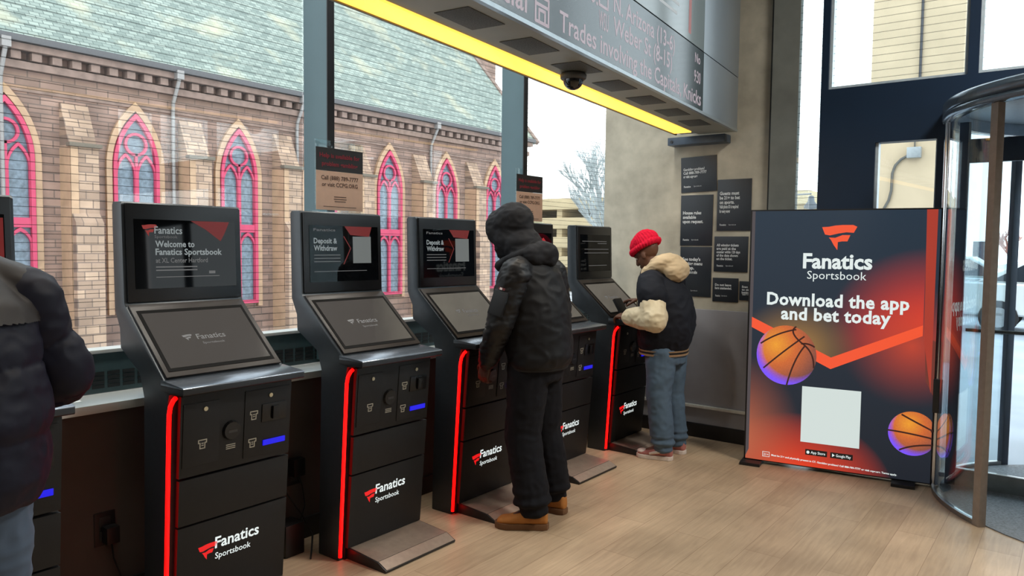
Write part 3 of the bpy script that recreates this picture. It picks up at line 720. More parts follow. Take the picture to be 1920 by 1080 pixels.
plug(1.43, .33, 'small black plug in the socket left of the welcome screen kiosk, its lead hanging down', [(.03, 0, -.035), (.035, .005, -.10), (.04, .03, -.18), (.045, .05, -.30), (.06, .05, -.325)])
plug(2.36, .40, 'black adapter block with dangling leads in the gap right of the welcome screen kiosk', [(.03, 0, -.03), (.04, .02, -.10), (.05, .03, -.2), (.05, .0, -.28), (.07, -.03, -.36), (.1, -.05, -.392)], 1.3)
tag(MB().tube([(-3.13, 2.22, .44), (-3.11, 2.25, .30), (-3.08, 2.32, .18), (-3.05, 2.36, .08), (-3.02, 2.33, .012), (-2.95, 2.27, .008)], .005, 6).build('floor_cable', PB, smooth=True), 'black power cord looping down to the floor right of the welcome screen kiosk', 'cord')
tag(MB().box(-3.16, -3.05, 2.20, 2.31, 0, .16).build('power_brick', PB, bevel=.008), 'black box on the floor in the gap right of the welcome screen kiosk', 'box')
tag(MB().box(-.05, .05, -.09, .09, 0, .0012, Matrix.Translation((-2.73, 1.03, 1.003)) @ Matrix.Rotation(.15, 4, 'Z')).build('paper_sheet', mat('white_paper', srgb(226, 230, 232), .7, var=.01)), 'white paper slip on the counter of the nearest kiosk under the arm of the person', 'paper')

# ---- black notices on the concrete pier
PST = mat('black_poster', srgb(32, 38, 46), .38, 0, .5, .05, 4); PTX = mat('poster_white_print', srgb(200, 205, 208), .6, 0, .3, .02)
def poster(x0, x1, z0, z1, lines, lab, tilt=0., fs=.022, ty=.62, foot=True):
    cx, cz = (x0+x1)/2, (z0+z1)/2; w_, h_ = x1-x0, z1-z0
    r = empty('poster', (cx, 5.7795, cz), label=lab, cat='poster', group='black notices on the concrete wall'); r.rotation_euler = (0, tilt, 0)
    s = MB().box(-w_/2, w_/2, -.006, 0, -h_/2, h_/2).build('sheet', PST, r, bevel=.001)
    z = -h_/2+h_*ty
    for ln, sc in lines:
        wd = w_*.80*sc
        text('poster_lettering', ln, (-w_/2+.02, -.0066, z), (1, 0, 0), (0, 0, 1), PTX, s, w=wd, h=fs*1.15, bold=.035); z -= fs*1.6
    if foot:
        text('poster_lettering', 'Fanatics', (-w_/2+.025, -.0066, -h_/2+.04), (1, 0, 0), (0, 0, 1), PTX, s, w=w_*.19, h=.015, bold=.02)
        text('poster_lettering', 'Sportsbook', (-w_/2+w_*.36, -.0066, -h_/2+.043), (1, 0, 0), (0, 0, 1), PTX, s, w=w_*.22, h=.010, bold=0)
poster(-2.665, -2.36, 2.00, 2.285, [('Gambling problem?', .75), ('Call 888-789-7777', .82), ('or visit ccpg.org', .5)], 'glossy black notice at top left of the group, tilted slightly', -.03, .018)
poster(-2.66, -2.385, 1.565, 1.975, [('House rules', .72), ('available', .52), ('upon request.', .80)], 'tall black notice in the left column, middle of the three')
poster(-2.655, -2.385, 1.15, 1.555, [("See today's", .72), ('betting menu', .80), ('in app.', .48), ('at the counter or online', .6)], 'tall black notice at the bottom of the left column, partly behind the red beanie person', 0, .022, .72)
poster(-2.35, -2.075, 1.685, 2.09, [('Guests must', .72), ('be 21+ to bet', .75), ('on sports.', .55), ('Valid photo ID is required', .7), ('for every wager', .4)], 'tall black notice at the top of the right column', 0, .022, .70)
poster(-2.365, -2.09, 1.36, 1.64, [('All winning tickets', .82), ('are paid at the', .72), ('counter within 120 days', .88), ('of the date shown', .8), ('on the ticket.', .6)], 'landscape black notice with five white lines, second in the right column', 0, .017, .72)
poster(-2.37, -2.16, 1.12, 1.31, [('Do not leave', .8), ('bags unattended.', .82)], 'small black notice with two white lines near the grey wainscot', 0, .016, .66)
poster(-2.15, -2.02, 1.14, 1.29, [('Scan me', .85), ('to start', .8), ('betting', .6)], 'smallest black notice, half hidden behind the tall promotional board', 0, .014, .66)

# ---- promotional light box board
BW, BH = 1.19, 1.822
bd = empty('promotional_board', (-1.91, 5.311, 0), math.radians(8.765), label='tall free-standing light box board with basketballs and download advert beside the revolving door', cat='sign')
def board_mat():
    m, nt, p, o = nodes('backlit_print')
    p.inputs['Base Color'].default_value = (.012, .012, .013, 1); p.inputs['Roughness'].default_value = .5; p.inputs['Specular IOR Level'].default_value = .25
    tc = nt.nodes.new('ShaderNodeTexCoord'); sp = nt.nodes.new('ShaderNodeSeparateXYZ'); nt.links.new(tc.outputs['Object'], sp.inputs[0])
    U, V = sp.outputs['X'], sp.outputs['Z']
    def gl(u, v, ru, rv, power=1.6):
        a = mathn(nt, 'DIVIDE', mathn(nt, 'SUBTRACT', U, u), ru); b = mathn(nt, 'DIVIDE', mathn(nt, 'SUBTRACT', V, v), rv)
        d = mathn(nt, 'SQRT', mathn(nt, 'ADD', mathn(nt, 'MULTIPLY', a, a), mathn(nt, 'MULTIPLY', b, b)))
        f = mathn(nt, 'SUBTRACT', 1, d); f = mathn(nt, 'MAXIMUM', f, 0)
        return mathn(nt, 'POWER', f, power)
    def above(f):   # only inside the big chevron
        # chevron: (0.03,1.02)-(0.563,.77)-(1.105,1.03)
        l = mathn(nt, 'ADD', mathn(nt, 'MULTIPLY', mathn(nt, 'ABSOLUTE', mathn(nt, 'SUBTRACT', U, .563)), .474), .765)
        g = mathn(nt, 'MULTIPLY', mathn(nt, 'GREATER_THAN', V, l), mathn(nt, 'LESS_THAN', U, 1.108))
        return mathn(nt, 'MULTIPLY', f, g)
    cur = None
    base = nt.nodes.new('ShaderNodeValToRGB'); base.color_ramp.elements[0].color = srgb(32, 36, 44); base.color_ramp.elements[1].color = srgb(40, 54, 68)
    nt.links.new(mathn(nt, 'DIVIDE', V, 1.8), base.inputs[0]); cur = base.outputs[0]
    def addc(cur, f, c):
        mx = nt.nodes.new('ShaderNodeMix'); mx.data_type = 'RGBA'; mx.clamp_factor = True
        nt.links.new(f, mx.inputs[0]); nt.links.new(cur, mx.inputs[6]); mx.inputs[7].default_value = c; return mx.outputs[2]
    cur = addc(cur, above(gl(1.15, 1.02, .62, .55, 1.2)), srgb(240, 66, 44))
    cur = addc(cur, above(gl(.33, .86, .42, .34, 1.3)), srgb(170, 128, 70))
    cur = addc(cur, gl(1.05, .92, .45, .42, 1.6), srgb(190, 70, 52))
    cur = addc(cur, gl(.36, -.10, .62, .50, .9), srgb(252, 72, 36))
    cur = addc(cur, gl(-.05, .18, .45, .62, 1.3), srgb(190, 104, 74))
    nt.links.new(cur, p.inputs['Emission Color']); p.inputs['Emission Strength'].default_value = 1.0
    return m
MB().box(0, BW, 0.001, .075, .022, BH).build('cabinet', mat('board_case_black', srgb(24, 25, 28), .5), bd, bevel=.003)
bp = MB().box(.012, BW-.006, -.0015, .001, .03, BH-.01).build('printed_face', board_mat(), bd)
FB = lambda u, v, w: (u, -.0015-w, v)
fb2 = lambda off: (lambda u, v: (u, -.0015-off, v))
ORG = glow('orange_print', srgb(248, 88, 52), .95)
b = MB()
strip = [(.030, 1.058), (.562, .807), (1.108, 1.062), (1.108, .992), (.562, .727), (.030, .985)]
b.sheet([FB(u, v, .0008) for u, v in strip]); b.build('chevron_print', ORG, bp)
b = MB(); b.sheet([FB(u, v, .0006) for u, v in ((1.103, BH-.01), (1.166, BH-.01), (1.166, .62), (1.116, .96))]); b.build('side_stripe_print', glow('side_red_print', srgb(176, 62, 48), .9), bp)
b = MB(); b.sheet([FB(u, v, .0004) for u, v in ((1.120, .99), (1.184, .96), (1.184, .60), (1.135, .70))]); b.build('side_fade_print', glow('side_fade_red', srgb(120, 58, 50), .8), bp)
b = MB(); b.sheet([FB(u, v, .0006) for u, v in ((.012, BH-.01), (.034, BH-.01), (.034, .10), (.012, .05))]); b.build('edge_band_print', glow('edge_grey_print', srgb(80, 74, 78), .9), bp)
flag('emblem_print', FB(.478, 1.543, .001), (1, 0, 0), (0, 0, 1), .170, ORG, bp)
WP = glow('white_print', srgb(226, 236, 234), 1.0)
text('headline_print', 'Fanatics', FB(.362, 1.418, .001), (1, 0, 0), (0, 0, 1), WP, bp, w=.435, h=.100, bold=.03)
text('headline_print', 'Sportsbook', FB(.392, 1.343, .001), (1, 0, 0), (0, 0, 1), WP, bp, w=.372, h=.056, bold=-.002)
words('headline_print', 'Download the app', FB(.130, 1.155, .001), (1, 0, 0), (0, 0, 1), WP, bp, w=.895, h=.085, bold=.03, space=1.05)
words('headline_print', 'and bet today', FB(.228, 1.055, .001), (1, 0, 0), (0, 0, 1), WP, bp, w=.692, h=.085, bold=.03, space=1.05)
def ball_mat(nm, cu, cv_, r, hu, hv):
    m, nt, p, o = nodes(nm)
    p.inputs['Base Color'].default_value = (.02, .02, .02, 1)
    tc = nt.nodes.new('ShaderNodeTexCoord'); sp = nt.nodes.new('ShaderNodeSeparateXYZ'); nt.links.new(tc.outputs['Object'], sp.inputs[0])
    def dist(u, v):
        a = mathn(nt, 'SUBTRACT', sp.outputs['X'], u); b = mathn(nt, 'SUBTRACT', sp.outputs['Z'], v)
        return mathn(nt, 'DIVIDE', mathn(nt, 'SQRT', mathn(nt, 'ADD', mathn(nt, 'MULTIPLY', a, a), mathn(nt, 'MULTIPLY', b, b))), r)
    r1 = nt.nodes.new('ShaderNodeValToRGB'); e = r1.color_ramp.elements
    e[0].color = srgb(236, 156, 48); e[1].color = srgb(112, 70, 66); e[1].position = .62
    k = e.new(.28); k.color = srgb(206, 104, 50)
    nt.links.new(mathn(nt, 'DIVIDE', dist(cu+hu*r, cv_+hv*r), 2.4), r1.inputs[0])
    d2 = dist(cu+.22*r, cv_+.25*r)
    f = mathn(nt, 'MULTIPLY', mathn(nt, 'MAXIMUM', mathn(nt, 'SUBTRACT', d2, .98), 0), 3.6)
    mx = nt.nodes.new('ShaderNodeMix'); mx.data_type = 'RGBA'; mx.clamp_factor = True
    nt.links.new(f, mx.inputs[0]); nt.links.new(r1.outputs[0], mx.inputs[6]); mx.inputs[7].default_value = srgb(124, 84, 250)
    nz = nt.nodes.new('ShaderNodeTexNoise'); nz.inputs['Scale'].default_value = 160; nt.links.new(tc.outputs['Object'], nz.inputs[0])
    m2 = nt.nodes.new('ShaderNodeMix'); m2.data_type = 'RGBA'; m2.blend_type = 'OVERLAY'; m2.inputs[0].default_value = .25
    nt.links.new(mx.outputs[2], m2.inputs[6]); nt.links.new(nz.outputs['Fac'], m2.inputs[7])
    nt.links.new(m2.outputs[2], p.inputs['Emission Color']); p.inputs['Emission Strength'].default_value = 1.0
    return m
SEAM = glow('seam_print', srgb(62, 30, 26), .9)
def ball(nm, cu, cv_, ru, rv, hu, hv, seams, umax=9):
    pts = [(min(umax, cu+ru*math.cos(a)), cv_+rv*math.sin(a)) for a in [2*PI*k/48 for k in range(48)]]
    b = MB(); b.sheet([FB(u, v, .0012) for u, v in pts]); bo = b.build('basketball_print', ball_mat(nm, cu, cv_, ru, hu, hv), bp)
    b = MB()
    for s in seams:
        n = 14; q = []
        for k in range(n+1):     # quadratic through three points
            t_ = k/n; (a0, b0), (a1, b1), (a2, b2) = s
            c1, c2 = 2*a1-.5*(a0+a2), 2*b1-.5*(b0+b2)
            q.append((min(umax, cu+ru*((1-t_)**2*a0+2*t_*(1-t_)*c1+t_*t_*a2)), cv_+rv*((1-t_)**2*b0+2*t_*(1-t_)*c2+t_*t_*b2)))
        strip2d(b, q, .011, fb2(.0016))
    b.build('basketball_seams', SEAM, bp)
ball('ball_gradient', .270, .800, .200, .210, -.35, .35, [((-.86, .35), (-.3, .68), (.30, .88)), ((.30, .97), (.24, .72), (.62, .36)), ((.58, .66), (-.1, .1), (-.74, -.48)), ((.62, .36), (.30, -.2), (.05, -1.0)), ((.62, .36), (.85, .05), (.92, -.35)), ((.50, .42), (.72, .42), (.92, .34))])
ball('ball_gradient_small', 1.072, .345, .143, .146, -.15, .45, [((-1, .05), (-.2, .0), (.9, -.14)), ((-.45, .82), (.1, .55), (.9, .18)), ((-.5, -.80), (.1, -.55), (.9, -.42))], BW-.008)
b = MB(); b.sheet([FB(u, v, .0012) for u, v in ((.384, .200), (.759, .200), (.759, .592), (.384, .592))]); b.build('white_square_print', glow('white_square', srgb(214, 226, 222), .95), bp)
BB = glow('badge_black', srgb(18, 16, 18), .8)
for u0, u1, s_ in ((.418, .560, 'App Store'), (.580, .722, 'Google Play')):
    b = MB(); b.sheet([FB(u, v, .0012) for u, v in ((u0, .112), (u1, .112), (u1, .152), (u0, .152))]); bb = b.build('badge_print', BB, bp)
    text('badge_lettering', s_, FB(u0+.036, .124, .0018), (1, 0, 0), (0, 0, 1), WP, bb, w=u1-u0-.048, h=.018)
    b = MB()
    if s_[0] == 'A': b.sheet([FB(u0+.018+.010*math.cos(a), .131+.011*math.sin(a), .0018) for a in [2*PI*k/16 for k in range(16)]])
    else: b.sheet([FB(u0+.012, .120, .0018), FB(u0+.029, .132, .0018), FB(u0+.012, .144, .0018)])
    b.build('badge_symbol', WP, bb)
b = MB(); rr = [(.132, .060), (.178, .060), (.178, .094), (.132, .094), (.132, .060)]; strip2d(b, rr, .003, fb2(.001)); b.build('seal_outline', WP, bp)
text('small_print_lettering', '21+', FB(.138, .068, .001), (1, 0, 0), (0, 0, 1), WP, bp, w=.034, h=.016)
text('small_print_lettering', 'Must be 21+ and physically present in CT. Gambling problem? Call 888-789-7777 or visit ccpg.org. Terms apply.', FB(.192, .070, .001), (1, 0, -.024), (0, 0, 1), WP, bp, w=.80, h=.012, bold=.03)
for u in (.06, 1.03):
    MB().box(u-.07, u+.07, -.10, .16, 0, .022).build('foot_plate', mat('foot_black', srgb(30, 30, 32), .5), bd, bevel=.004)

# ================================================================== OVERHEAD TICKER CANOPY
cn = empty('ticker_canopy', (-2.157, 5.65, 2.442), math.radians(5.99), label='overhead display canopy with scrolling score ticker and yellow light strip above the kiosks', cat='display')
CSK = mat('canopy_metal', srgb(128, 138, 146), .3, .35, .5, .03, 3)
UND = mat('canopy_underside', srgb(150, 150, 138), .5, .2, .4, .08, 3)
Y0 = -8.6
# outline of the box (x across, z up): front corner at (0,0)
MB().box(-.44, -.02, Y0, 0, .004, 2.1).build('canopy_box', CSK, cn, bevel=.004)
b = MB().box(-.30, 0, Y0, 0, -.004, .003); b.build('underside_panel', UND, cn)
MB().box(-.44, -.305, Y0, -.16, -.012, .0035).build('yellow_light_strip', glow('yellow_light', (1.0, .55, .075, 1), 1.75), cn, bevel=.004)
MB().box(-.453, -.4405, Y0, -.1, -.016, .05).build('light_strip_edge', mat('strip_edge', srgb(120, 110, 84), .5), cn)
MB().box(-.019, .004, Y0, 0, -.006, .012).build('front_edge_trim', mat('edge_trim', srgb(150, 160, 165), .3, .6), cn)
MB().box(-.02, .002, Y0, -.875, .014, .395).build('ticker_screen', mat('ticker_glass', srgb(48, 60, 66), .16, 0, .6, .02, 2), cn)
MB().box(-.02, .0, -.872, 0, .013, .398).build('end_panel_lower', CSK, cn, bevel=.002)
MB().box(-.02, .0, -.872, 0, .404, 2.1).build('end_panel_upper', CSK, cn, bevel=.002)
ups = MB().box(-.02, .001, Y0, -.878, .404, 2.1).build('upper_screen', mat('upper_screen_glass', srgb(112, 124, 128), .12, 0, .6, .02, 2), cn)
TK = glow('ticker_pixels', (.60, .47, .53, 1), .55)
tks = [c for c in cn.children if c.name.startswith('ticker_screen')][0]
def xs(s): q = [p[0] for p in text_geo(s, .012)[0]]; return min(q), max(q)
def tk(s, u, v, w=None, h=None):
    a, b_ = xs(s); sc = (w/(b_-a)) if w else h/.70
    pre = ''
    for wd in s.split(' '):      # every word a piece of its own
        x1 = xs(pre+wd)[1]; ww = xs(wd)[1]-xs(wd)[0]
        text('ticker_lettering', wd, (.0026, u+(x1-ww-a)*sc, v), (0, 1, 0), (0, 0, 1), TK, tks, w=ww*sc, h=h, bold=.012); pre += wd+' '
tk('Trades involving the Capitals, Knicks', -2.92, .040, w=2.0, h=.088)
tk('Weber St (8-15)', -2.35, .162, w=.86, h=.088); tk('N. Arizona (13-6)', -2.35, .272, w=.90, h=.088)
tk('No', -1.06, .300, h=.06); tk('9:30', -1.07, .175, w=.13, h=.075)
tk('0.', -2.62, .250, h=.088); tk('WSU', -2.52, .152, w=.11, h=.085)
tk('Special', -3.62, .040, w=.42, h=.105)
b = MB()
ICN = MB()
for q in ([(-3.13, .03), (-3.02, .03), (-3.02, .135), (-3.13, .135), (-3.13, .03)], [(-3.13, .10), (-3.02, .10)], [(-3.10, .03), (-3.10, .08), (-3.05, .08), (-3.05, .03)], [(-2.52, .26), (-2.42, .26), (-2.42, .39), (-2.52, .39), (-2.52, .26)], [(-2.50, .33), (-2.44, .36)]):
    strip2d(b if q[0][0] < -2.8 else ICN, q, .014, lambda u, v: (.0026, u, v))
b.build('ticker_icon', TK, tks); ICN.build('ticker_team_mark', TK, tks)
b = MB()
for (u0, u1, v0, v1) in ((-2.3, -1.92, .45, .62), (-1.2, -1.15, .45, .9)): b.sheet([(.0016, u0, v0), (.0016, u1, v0), (.0016, u1, v1), (.0016, u0, v1)])
b.build('upper_screen_picture', glow('muted_red_pixels', (.55, .12, .10, 1), .45), ups)
b = MB()
for k, (v0, w_) in enumerate(((.50, .30), (.56, .34), (.62, .26), (.70, .3))): b.sheet([(.0016, -1.72, v0), (.0016, -1.72+w_, v0), (.0016, -1.72+w_, v0+.018), (.0016, -1.72, v0+.018)])
b.build('upper_screen_lines', glow('muted_white_pixels', (.62, .66, .66, 1), .5), ups)
# speaker grilles on the underside
PERF = mat('perforated_metal', srgb(78, 80, 76), .6, 0, .3, .5, 160)
y = -.55
while y > -7.5:
    MB().box(-.235, -.075, y-.13, y+.13, -.0065, -.0045).build('speaker_grille', PERF, cn, bevel=.0008); y -= .47
br = MB().box(-2.735, -2.255, 5.655, 5.778, 2.372, 2.434).build('canopy_bracket', mat('bracket_steel', srgb(62, 74, 88), .4, .3), bevel=.004)
tag(br, 'dark steel bracket on the concrete wall carrying the canopy end', 'bracket')
MB().tube([(-2.70, 5.65, 2.40), (-2.70, 5.656, 2.40)], .012, 10).build('bolt', BLACK, br)
# dome camera
dc = empty('dome_camera', (-2.127, 3.291, 2.437), label='small black dome security camera under the display canopy', cat='camera')
MB().lathe([(.001, -.003), (.062, -.003), (.068, -.012), (.066, -.030), (.058, -.036), (.001, -.036)], 0, 0, 28).build('base_ring', mat('camera_grey', srgb(74, 74, 72), .5), dc, smooth=True)
MB().lathe([(.052, -.037)]+[(.052*math.cos(a), -.037-.050*math.sin(a)) for a in [PI/2*k/8 for k in range(1, 8)]]+[(.001, -.087)], 0, 0, 24).build('smoked_dome', mat('smoked_plastic', srgb(18, 16, 18), .06, 0, .7, var=.01), dc, smooth=True)
# ================================================================== PEOPLE
V3 = Vector
def caps(b, chain):
    """tapered limb through (point, radius) pairs"""
    for (p, r), (q, s) in zip(chain, chain[1:]):
        p, q = V3(p), V3(q)
        bmesh.ops.create_icosphere(b.bm, subdivisions=2, radius=r, matrix=Matrix.Translation(p))
        b.tube([p, q], [r, s], 14)
    p, r = chain[-1]
    bmesh.ops.create_icosphere(b.bm, subdivisions=2, radius=r, matrix=Matrix.Translation(V3(p)))
def loft(b, rings, n=24, pw=1.):
    """rings: (fx, l, z, half depth, half width, tilt) closed body of elliptical sections"""
    R = []
    for fx, l, z, rd, rw, *tl in rings:
        tt = tl[0] if tl else 0.
        R.append([b.bm.verts.new((fx + rd*math.cos(a)*math.cos(tt), l + rw*math.sin(a), z - rd*math.cos(a)*math.sin(tt))) for a in [2*PI*k/n for k in range(n)]])
    for p, q in zip(R, R[1:]):
        for k in range(n): b.bm.faces.new((p[k], p[(k+1) % n], q[(k+1) % n], q[k]))
    b.bm.faces.new(R[0][::-1]); b.bm.faces.new(R[-1])
def fuse(b, name, m, parent, voxel=.008, smooth=4, disp=None, cut=None, thick=0.):
    """one continuous surface over everything in the builder"""
    bmesh.ops.recalc_face_normals(b.bm, faces=b.bm.faces)
    me = bpy.data.meshes.new(name); b.bm.to_mesh(me); b.bm.free()
    o = bpy.data.objects.new(name, me); COL.objects.link(o)
    md = o.modifiers.new('r', 'REMESH'); md.mode = 'VOXEL'; md.voxel_size = voxel
    dg = bpy.context.evaluated_depsgraph_get(); dg.update()
    m2 = bpy.data.meshes.new_from_object(o.evaluated_get(dg), depsgraph=dg)
    bpy.data.objects.remove(o); bpy.data.meshes.remove(me)
    bm = bmesh.new(); bm.from_mesh(m2)
    for _ in range(smooth): bmesh.ops.smooth_vert(bm, verts=bm.verts, factor=.5, use_axis_x=True, use_axis_y=True, use_axis_z=True)
    bm.normal_update()
    if disp:
        dv = [(v, v.normal.copy()*disp(v.co, v.normal)) for v in bm.verts]
        for v, d in dv: v.co += d
    if cut:
        kill = [f for f in bm.faces if cut(f.calc_center_median())]
        bmesh.ops.delete(bm, geom=kill, context='FACES')
    bm.to_mesh(m2); bm.free(); m2.name = name
    m2.materials.clear(); m2.materials.append(m)
    for p in m2.polygons: p.use_smooth = True
    o = bpy.data.objects.new(name, m2); COL.objects.link(o)
    if parent is not None: o.parent = parent
    if thick:
        sm = o.modifiers.new('thickness', 'SOLIDIFY'); sm.thickness = thick; sm.offset = -1
    return o
def folds(amp=.006, f=9., zs=1., seed=0.):
    def d(co, n):
        p = V3((co.x*f+seed, co.y*f, co.z*f*zs))
        return amp*(noise.noise(p)*1.0 + .5*(1-2*abs(noise.noise(p*2.1+V3((5, 1, 2))))))
    return d
def hand(b, wrist, d, n, t, curl=.35, bend=0.):
    w, d, n, t = V3(wrist), V3(d).normalized(), V3(n).normalized(), V3(t)
    n = (n-d*n.dot(d)).normalized(); t = (t-d*t.dot(d)-n*t.dot(n)).normalized()
    for i, L in enumerate((.072, .080, .074, .058)):
        off = (1.5-i)*.0205
        k = w+d*(.088-.004*abs(i-1.2))+t*off
        caps(b, [(w+d*.012+t*off*.55, .015), (w+d*.05+t*off*.85, .0135), (k, .0115)])
        p = k; a = bend; dd = (d+t*off*3.2).normalized()
        ch = [(k, .0105)]
        for s, (fr, rr) in enumerate(((.45, .0095), (.30, .0088), (.25, .0075))):
            a += curl*(1., 1.1, .7)[s]*(1+.08*i)
            p = p+(dd*math.cos(a)+n*math.sin(a))*(L*fr); ch.append((p, rr))
        caps(b, ch)
    p = w+d*.028+t*.028; ch = [(p, .014)]
    for s, (L, rr) in enumerate(((.034, .012), (.030, .0105), (.024, .009))):
        p = p+(d*(.55+.2*s)+t*(.75-.3*s)+n*(.35+.15*s)).normalized()*L; ch.append((p, rr))
    caps(b, ch)
def head(b, c, pitch, yaw=0.):
    M = Matrix.Translation(V3(c)) @ Matrix.Rotation(yaw, 4, 'Z') @ Matrix.Rotation(pitch, 4, 'Y')
    E = lambda p, rx, ry, rz, sub=3: b.ell((0, 0, 0), rx, ry, rz, sub) if False else bmesh.ops.create_icosphere(b.bm, subdivisions=sub, radius=1, matrix=M @ Matrix.Translation(p) @ Matrix.Diagonal((rx, ry, rz, 1)))
    E((-.012, 0, .035), .098, .076, .088); E((.022, 0, -.03), .066, .062, .085); E((.04, 0, -.085), .040, .042, .028)
    E((.03, 0, -.055), .056, .056, .05)
    caps(b, [(M @ V3((.086, 0, .012)), .010), (M @ V3((.103, 0, -.030)), .0145)])
    for s in (-1, 1):
        E((.072, s*.030, .020), .018, .026, .010, 2); E((-.002, s*.076, -.012), .020, .010, .033, 2); E((.060, s*.036, -.028), .022, .022, .02, 2); E((.094, s*.012, -.033), .010, .009, .008, 2)
    E((.084, 0, -.060), .012, .026, .007, 2); E((.083, 0, -.072), .012, .023, .008, 2)
    return M
def eyes(M, parent):
    W = mat('eye_white', srgb(205, 198, 190), .25); K = mat('eye_dark', srgb(34, 22, 18), .15)
    for s in (-1, 1):
        e = MB().ell(M @ V3((.0735, s*.031, .001)), .011, .012, .008, 2).build('eye', W, parent, smooth=True)
        MB().ell(M @ V3((.0825, s*.031, .001)), .003, .0055, .0055, 2).build('iris', K, e, smooth=True)
def rings_xy(path, n=20, pw=.75):
    return path
def shoe(b, ank, yaw, L=.29, h=.115, w=.052, toe_h=.058, hi=0.):
    """upper of a shoe, heel behind the ankle; returns its matrix"""
    M = Matrix.Translation(V3((ank[0], ank[1], 0))) @ Matrix.Rotation(yaw, 4, 'Z')
    secs = [(-.075, .022, .030, .085), (-.065, .036, .024, h), (-.02, .042, .022, h), (.04, .045, .022, h*.86), (.09, .050, .022, h*.68), (.14, w, .022, toe_h), (.18, .046, .022, toe_h*.92), (.205, .028, .024, toe_h*.66)]
    k = (L-.02)/.28; n = 16; R = []
    for x, hw, z0, z1 in secs:
        ring = []
        for a in [2*PI*j/n for j in range(n)]:
            cy, cz = math.cos(a), math.sin(a)
            yy = hw*math.copysign(abs(cy)**.75, cy); zz = (z0+z1)/2+(z1-z0)/2*math.copysign(abs(cz)**.75, cz)
            ring.append(b.bm.verts.new(M @ V3((x*k, yy*(1-.35*max(0, (zz-.05)/.1)), zz))))
        R.append(ring)
    for p, q in zip(R, R[1:]):
        for j in range(n): b.bm.faces.new((p[j], p[(j+1) % n], q[(j+1) % n], q[j]))
    b.bm.faces.new(R[0][::-1]); b.bm.faces.new(R[-1])
    if hi: caps(b, [(M @ V3((-.012, 0, .08)), .046), (M @ V3((-.015, 0, hi)), .052)])
    return M, k
def sole(M, k, m, parent, w=.056, th=.026, name='sole', heel=True):
    o = [(-.082, 0), (-.075, .028), (-.05, .042), (0, .043), (.05, .047), (.10, .053), (.15, w), (.19, .045), (.214, .020), (.218, 0)]
    P = [(x*k, y) for x, y in o] + [(x*k, -y) for x, y in o[-2:0:-1]]
    MB().prism(P, 0.001, th, lambda u, v, w_: M @ V3((u, v, w_))).build(name, m, parent, bevel=.004)
def laces(M, k, m, parent, z0=.075, n=4):
    b = MB()
    for i in range(n):
        x = .035+.028*i; z = .112*(1-.13*i)-.008*i+ (z0-.075)
        b.tube([M @ V3((x*k, -.026, z-.012)), M @ V3((x*k+.006, 0, z+.002)), M @ V3((x*k, .026, z-.012))], .0035, 6)
    b.build('laces', m, parent, smooth=True)

SKIN = mat('brown_skin', srgb(104, 70, 54), .5, 0, .4, .08, 14)
SKIN2 = mat('ruddy_brown_skin', srgb(150, 100, 84), .5, 0, .4, .08, 14)

def base_body(b, J, r=1.):
    """undressed figure under the clothes: torso, limbs, neck"""
    px, pl, pz = J['pelvis']
    loft(b, [(px, pl, pz-.10, .09, .13), (px, pl, pz, .115, .165), (px*.8+J['chest'][0]*.2, pl, pz+.12, .10, .145), (J['chest'][0], pl, J['chest'][2]-.08, .115, .165), (J['chest'][0], pl, J['chest'][2]+.08, .105, .165), (J['neck'][0], pl, J['neck'][2]-.04, .06, .09)])
    for s in 'LR':
        sh, el, wr = J['sh'+s], J['el'+s], J['wr'+s]
        caps(b, [(sh, .052), (el, .040), (V3(el).lerp(V3(wr), .3), .041), (wr, .026)])
        hp_, kn, an = J['hip'+s], J['kn'+s], J['an'+s]
        caps(b, [(hp_, .085), (kn, .055), (V3(kn).lerp(V3(an), .35), .054), (an, .038)])
        caps(b, [(an, .036), (V3(an)+V3((.11*math.cos(J['ft'+s]), .11*math.sin(J['ft'+s]), -.045)), .032)])
    caps(b, [(J['neck'], .056), (V3(J['neck']).lerp(V3(J['head']), .55), .052)])
def sleeve(b, sh, el, wr, r0, r1, r2):
    sh, el, wr = V3(sh), V3(el), V3(wr)
    caps(b, [(sh, r0), (sh.lerp(el, .5), (r0+r1)/2), (el, r1), (el.lerp(wr, .45), (r1+r2)/2*1.05), (wr, r2)])

